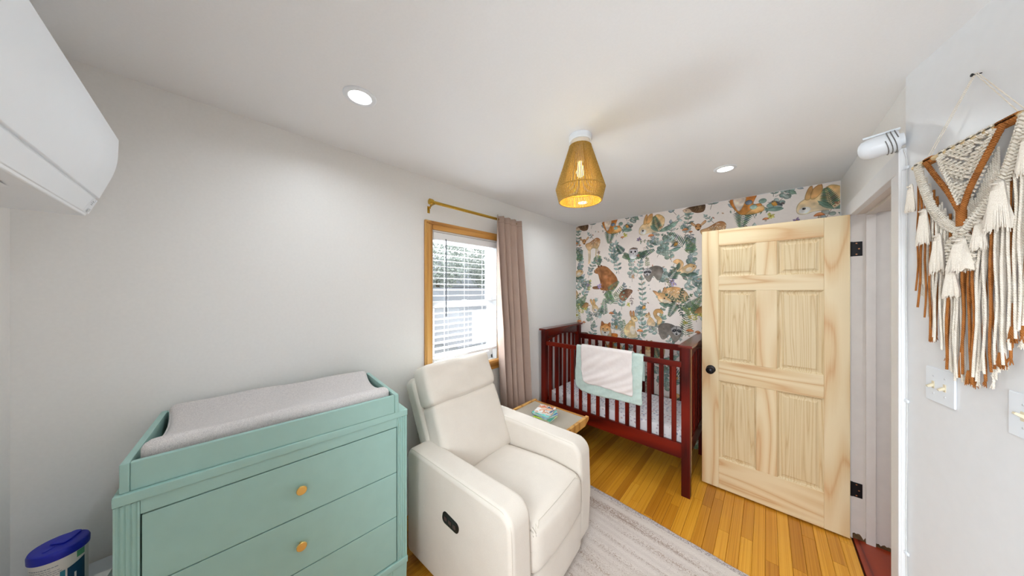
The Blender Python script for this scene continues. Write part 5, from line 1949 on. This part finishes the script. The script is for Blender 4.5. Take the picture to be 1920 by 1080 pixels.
# upper diamond panel between the ropes: hitches from the dowel down to a point
g = G()
for row_ in range(19):
    t = row_ / 18
    z = RZ - .008 - t * .175
    hwid = .088 * (1 - t ** 1.25) + .006
    nk = max(1, int(hwid * 2 / .0105))
    for k in range(nk + 1):
        x = CS + .004 - hwid + 2 * hwid * k / max(1, nk)
        gap = math.sin(row_ * .95 + abs(x - CS) * 60)
        if gap < -.75:
            continue
        sg = 1 if (k + row_) % 2 else -1
        g.tube([(x - .005, -.026, z + .004 * sg), (x, -.032, z), (x + .005, -.026, z - .004 * sg)], .0038, 5)
g.obj('knotted_panel', 'cotton', mc)
for x in (CS - .075, CS - .045, CS - .012, CS + .020, CS + .055, CS + .082):
    wrapping((x - .007, RO, RZ), (x + .007, RO, RZ), .0115, 3, .0030).obj('lark_head', 'cotton', mc)
for s in (-1, 1):
    twisted([(CS + .004 + s * .090, -.031, RZ - .01), (CS + .004 + s * .050, -.034, RZ - .09), (CS + .004 + s * .008, -.034, RZ - .185)], .0062, 2, 9).obj('edge_cord', 'cotton', mc)
    wrapping((CS + s * .172, RO, RZ), (CS + s * .188, RO, RZ), .0115, 4, .0030).obj('lark_head', 'cotton', mc)
# lower diamond and its spine
g = G()
for row_ in range(13):
    t = row_ / 12
    z = 1.752 - t * .115
    hwid = (.040 * (t / .3) if t < .3 else .040 - .012 * (t - .3)) + .005
    nk = max(1, int(hwid * 2 / .0105))
    for k in range(nk + 1):
        x = CS - hwid + 2 * hwid * k / max(1, nk)
        if abs(abs(x - CS) - .018) < .006 and .25 < t < .6:
            continue
        sg = 1 if (k + row_) % 2 else -1
        g.tube([(x - .005, -.032, z + .004 * sg), (x, -.038, z), (x + .005, -.032, z - .004 * sg)], .0040, 5)
g.obj('knotted_diamond', 'cotton', mc)


# brushed tassels
def tassel(x, z0, z1, w, off=-.040, mat='fringe', seed=0):
    r_ = random.Random(seed + int(x * 1000))
    g = G()
    prof = []
    n = 22
    vs, fs = [], []
    lv = [(0, .30), (.08, .42), (.22, .50), (.5, .72), (.8, .94), (1.0, 1.0)]
    for t, q in lv:
        for k in range(n):
            a = 2 * PI * k / n
            rr_ = w * .5 * q * (1 + .13 * math.sin(k * 2.9 + 1) + (.10 * r_.uniform(-1, 1) if t > .4 else 0))
            vs.append((x + rr_ * math.cos(a) + .004 * t * math.sin(z0 * 70), off + rr_ * .55 * math.sin(a), z0 + (z1 - z0) * t + (r_.uniform(-.006, .006) if t == 1 else 0)))
    for i in range(len(lv) - 1):
        for k in range(n):
            k2 = (k + 1) % n
            fs.append((i * n + k, i * n + k2, (i + 1) * n + k2, (i + 1) * n + k))
    fs.append(tuple(range(n)))
    fs.append(tuple((len(lv) - 1) * n + k for k in reversed(range(n))))
    g.add(vs, fs)
    # loose strands over the bell and past the hem
    for k in range(60):
        a = r_.uniform(PI, 2 * PI)
        c, s = math.cos(a), math.sin(a)
        e = 1 + r_.uniform(-.06, .12)
        g.tube([(x + w * .24 * c, off + w * .15 * s, z0 + (z1 - z0) * .2), (x + w * .39 * c, off + w * .23 * s, z0 + (z1 - z0) * .6), (x + w * .52 * c, off + w * .30 * s, z0 + (z1 - z0) * e)], [.0016, .0012, .0007], 4)
    g.tube([(x - w * .17, off - w * .1, z0 - .010), (x, off - w * .22, z0 - .008), (x + w * .17, off - w * .1, z0 - .010)], .0028, 6)
    return g.obj('tassel', mat, mc, smooth=50)


for x, z0, z1, w in [(CS - .187, 1.955, 1.860, .036), (CS - .128, 1.850, 1.735, .046), (CS - .070, 1.755, 1.632, .046), (CS + .012, 1.728, 1.630, .070), (CS - .022, 1.642, 1.552, .044), (CS + .122, 1.862, 1.735, .058), (CS + .070, 1.770, 1.690, .040), (CS + .190, 1.955, 1.860, .038)]:
    tassel(x, z0, z1, w)
# long hanging cords, each its own
def top_of(x):
    d = abs(x - CS)
    return 1.752 + (d / .175) ** 1.35 * .235 - .012


def bottom_of(x):
    return float(np.interp(x, [.085, .12, .152, .174, .208, .236, .27, .30, .322, .379, .403, .429, .47, .52], [1.66, 1.568, 1.467, 1.41, 1.390, 1.325, 1.300, 1.297, 1.303, 1.342, 1.365, 1.431, 1.50, 1.62]))


for x, w in [(CS + .018, .026), (CS + .108, .026), (CS + .140, .024), (CS - .118, .020)]:
    z0, z1 = bottom_of(x) + .030, bottom_of(x) - .008
    g = G()
    for q in range(46):
        a, k_ = rw.uniform(0, 2 * PI), rw.uniform(.2, 1)
        c_, s_ = math.cos(a) * k_, math.sin(a) * k_
        e = z1 + rw.uniform(-.007, .010)
        g.tube([(x + w * .18 * c_, -.028 + w * .15 * s_, z0), (x + w * .34 * c_, -.028 + w * .25 * s_, (z0 + z1) / 2), (x + w * .52 * c_ + rw.uniform(-.002, .002), -.028 + w * .33 * s_, e)], [.0015, .0013, .0007], 4)
    g.obj('frayed_brush', 'rust_cotton', mc)


pattern = 'wwrwwrwwrrwrrrwwwwwwwrwwwwrwwwwwwwwwrwwwwrrwwwwwwrrwwwwwwrrwwwwrwwwwrww'
nC = 72
for k in range(nC):
    x = CS - .188 + .376 * k / (nC - 1)
    c = pattern[k % len(pattern)]
    if abs(x - CS - .002) < .012:
        c = 'r'
    zt, zb = top_of(x), bottom_of(x) + rw.uniform(-.012, .02)
    off = (-.012, -.020, -.027)[k % 3]
    sway = rw.uniform(-.014, .014)
    rad = rw.uniform(.0024, .0031) if c == 'w' else rw.uniform(.0025, .0033)
    pts = []
    n = 9
    for i in range(n + 1):
        t = i / n
        pts.append((x + sway * t * t + .0024 * math.sin(t * (6 + k % 5) + k), off - .0035 * t + .0014 * math.sin(t * 13 + 2 * k), zt + (zb - zt) * t))
    cord = G().tube(pts, rad, 6).obj('cord', 'cotton' if c == 'w' else 'rust_cotton', mc)
    if k % 3 == 0:       # frayed end
        e = Vector(pts[-1])
        g = G()
        for q in range(7):
            d = Vector((rw.uniform(-.008, .008), rw.uniform(-.006, .003), rw.uniform(-.020, -.010)))
            g.tube([e + Vector((0, 0, .004)), e + d * .6, e + d], [.0016, .0012, .0007], 4)
        g.obj('frayed_end', 'cotton' if c == 'w' else 'rust_cotton', cord)
# a few back cords from the dowel behind the open V
for k in range(22):
    x = CS - .062 + .135 * k / 21
    zt = RZ - .17 * (1 - min(1, abs(x - CS - .004) / .09)) - .01
    cord = G().tube([(x, -.012, zt), (x + .001, -.011, (zt + 1.74) / 2), (x + .003 * math.sin(k), -.012, 1.74)], .0030, 6).obj('back_cord', 'cotton', mc)


# ------------------------------------------------------------------ switches on the right wall
def toggle(g_par, x, z, up):
    rim = G().rbox(x - .0055, x + .0055, -.0078, -.0060, z - .0125, z + .0125, .0008, 1).obj('toggle_rim', 'bone', g_par)
    a = R(28 if up else -28)
    mt = Matrix.Translation((x, -.006, z)) @ Matrix.Rotation(a, 4, 'X')
    G().add([(-.0042, 0, -.0045), (.0042, 0, -.0045), (.0042, 0, .0045), (-.0042, 0, .0045), (-.0034, -.0165, -.0028), (.0034, -.0165, -.0028), (.0034, -.0165, .0028), (-.0034, -.0165, .0028)],
            [(0, 1, 5, 4), (1, 2, 6, 5), (2, 3, 7, 6), (3, 0, 4, 7), (4, 5, 6, 7), (3, 2, 1, 0)], mt).obj('toggle', 'bone', g_par, smooth=0)
    for dz in (-.030, .030):
        m2 = Matrix.Translation((x, -.0062, z + dz)) @ Matrix.Rotation(R(90), 4, 'X')
        G().lathe([(.0, .0), (.0032, .0), (.0026, .0011), (0, .0013)], 12, m2).obj('plate_screw', 'grey_plastic', g_par)


for lab, cx_, w_, tgs, grp in (('white double toggle switch plate under the left half of the macrame', .166, .116, ((-.023, True), (.023, True)), None), ('white single toggle switch plate at the right picture edge below the macrame', .424, .076, ((0, False),), None)):
    s_ = thing('light_switch', lab, 'light switch', (CORNER.x + ADIR.x * cx_, CORNER.y + ADIR.y * cx_, 1.243), A_ROT, 'toggle light switches')
    G().rbox(-w_ / 2, w_ / 2, -.0062, .0, -.0585, .0585, .003, 2).obj('plate', 'white_plastic', s_)
    for tx_, up in tgs:
        toggle(s_, tx_, 0, up)

# ------------------------------------------------------------------ white bullet-shaped wall device with wound cable
wd = thing('wall_camera', 'white bullet-shaped monitor with thin antenna and wound cable above the doorway corner', 'camera', (CORNER.x - .008, CORNER.y - .010, 2.160), 0)
ax = Vector((-.93, .16, -.10)).normalized()
q = ax.to_track_quat('Z', 'Y').to_matrix().to_4x4()
G().lathe([(0, .008), (.036, .008), (.040, .014), (.0405, .064), (.0395, .084), (.034, .099), (.023, .108), (.010, .1115), (0, .112)], 36, q).obj('housing', 'white_plastic', wd)
G().lathe([(0, -.004), (.022, -.004), (.024, .004), (.030, .010), (0, .010)], 24, q).obj('mount', 'white_plastic', wd)
up_ = q @ Vector((0, 0, 0)) + Vector((0, 0, .046))
G().tube([up_ + ax * .006, up_ + ax * .098 + Vector((0, 0, .004))], [.0048, .0042], 10).obj('antenna', 'white_plastic', wd)
M['cable_white'] = plain('white_cable', (222, 222, 220), .45)
M['cable_dark'] = plain('cable_wrap_dark', (120, 118, 116), .5, noise=.3, nscale=220)
g = G()
mtw = q
pts = [tuple(mtw @ Vector((.0425 * math.cos(2 * PI * k / 18), .0425 * math.sin(2 * PI * k / 18), .012 + .010 * k / 18 + .003 * math.sin(k * .7)))) for k in range(18 * 3 + 1)]
g.tube(pts, .0016, 5)
g.obj('wound_cable', 'cable_dark', wd)
# cable runs down the wall beside the door casing
zz = 0.0
cp = [Vector((.0, -.004, -.04))]
base = Vector((CORNER.x - .008, CORNER.y - .010, 2.160))
kk = 0
z = 2.08
rz_ = random.Random(4)
while z > .02:
    s = .012 + .0025 * math.sin(z * 7) + rz_.uniform(-.0012, .0012)
    p = CORNER + ADIR * s + ANRM * .0035
    cp.append(Vector((p.x, p.y, z)) - base)
    z -= .03
G().tube(cp, .0018, 6).obj('cable', 'cable_white', wd)
for z in (2.045, 1.14, .55):
    p = CORNER + ADIR * .012 + ANRM * .003
    G().rbox(-.010, .010, -.004, .003, -.006, .006, .0015, 1, Matrix.Translation(Vector((p.x, p.y, z)) - base) @ Matrix.Rotation(A_ROT, 4, 'Z')).obj('cable_clip', 'white_plastic', wd)
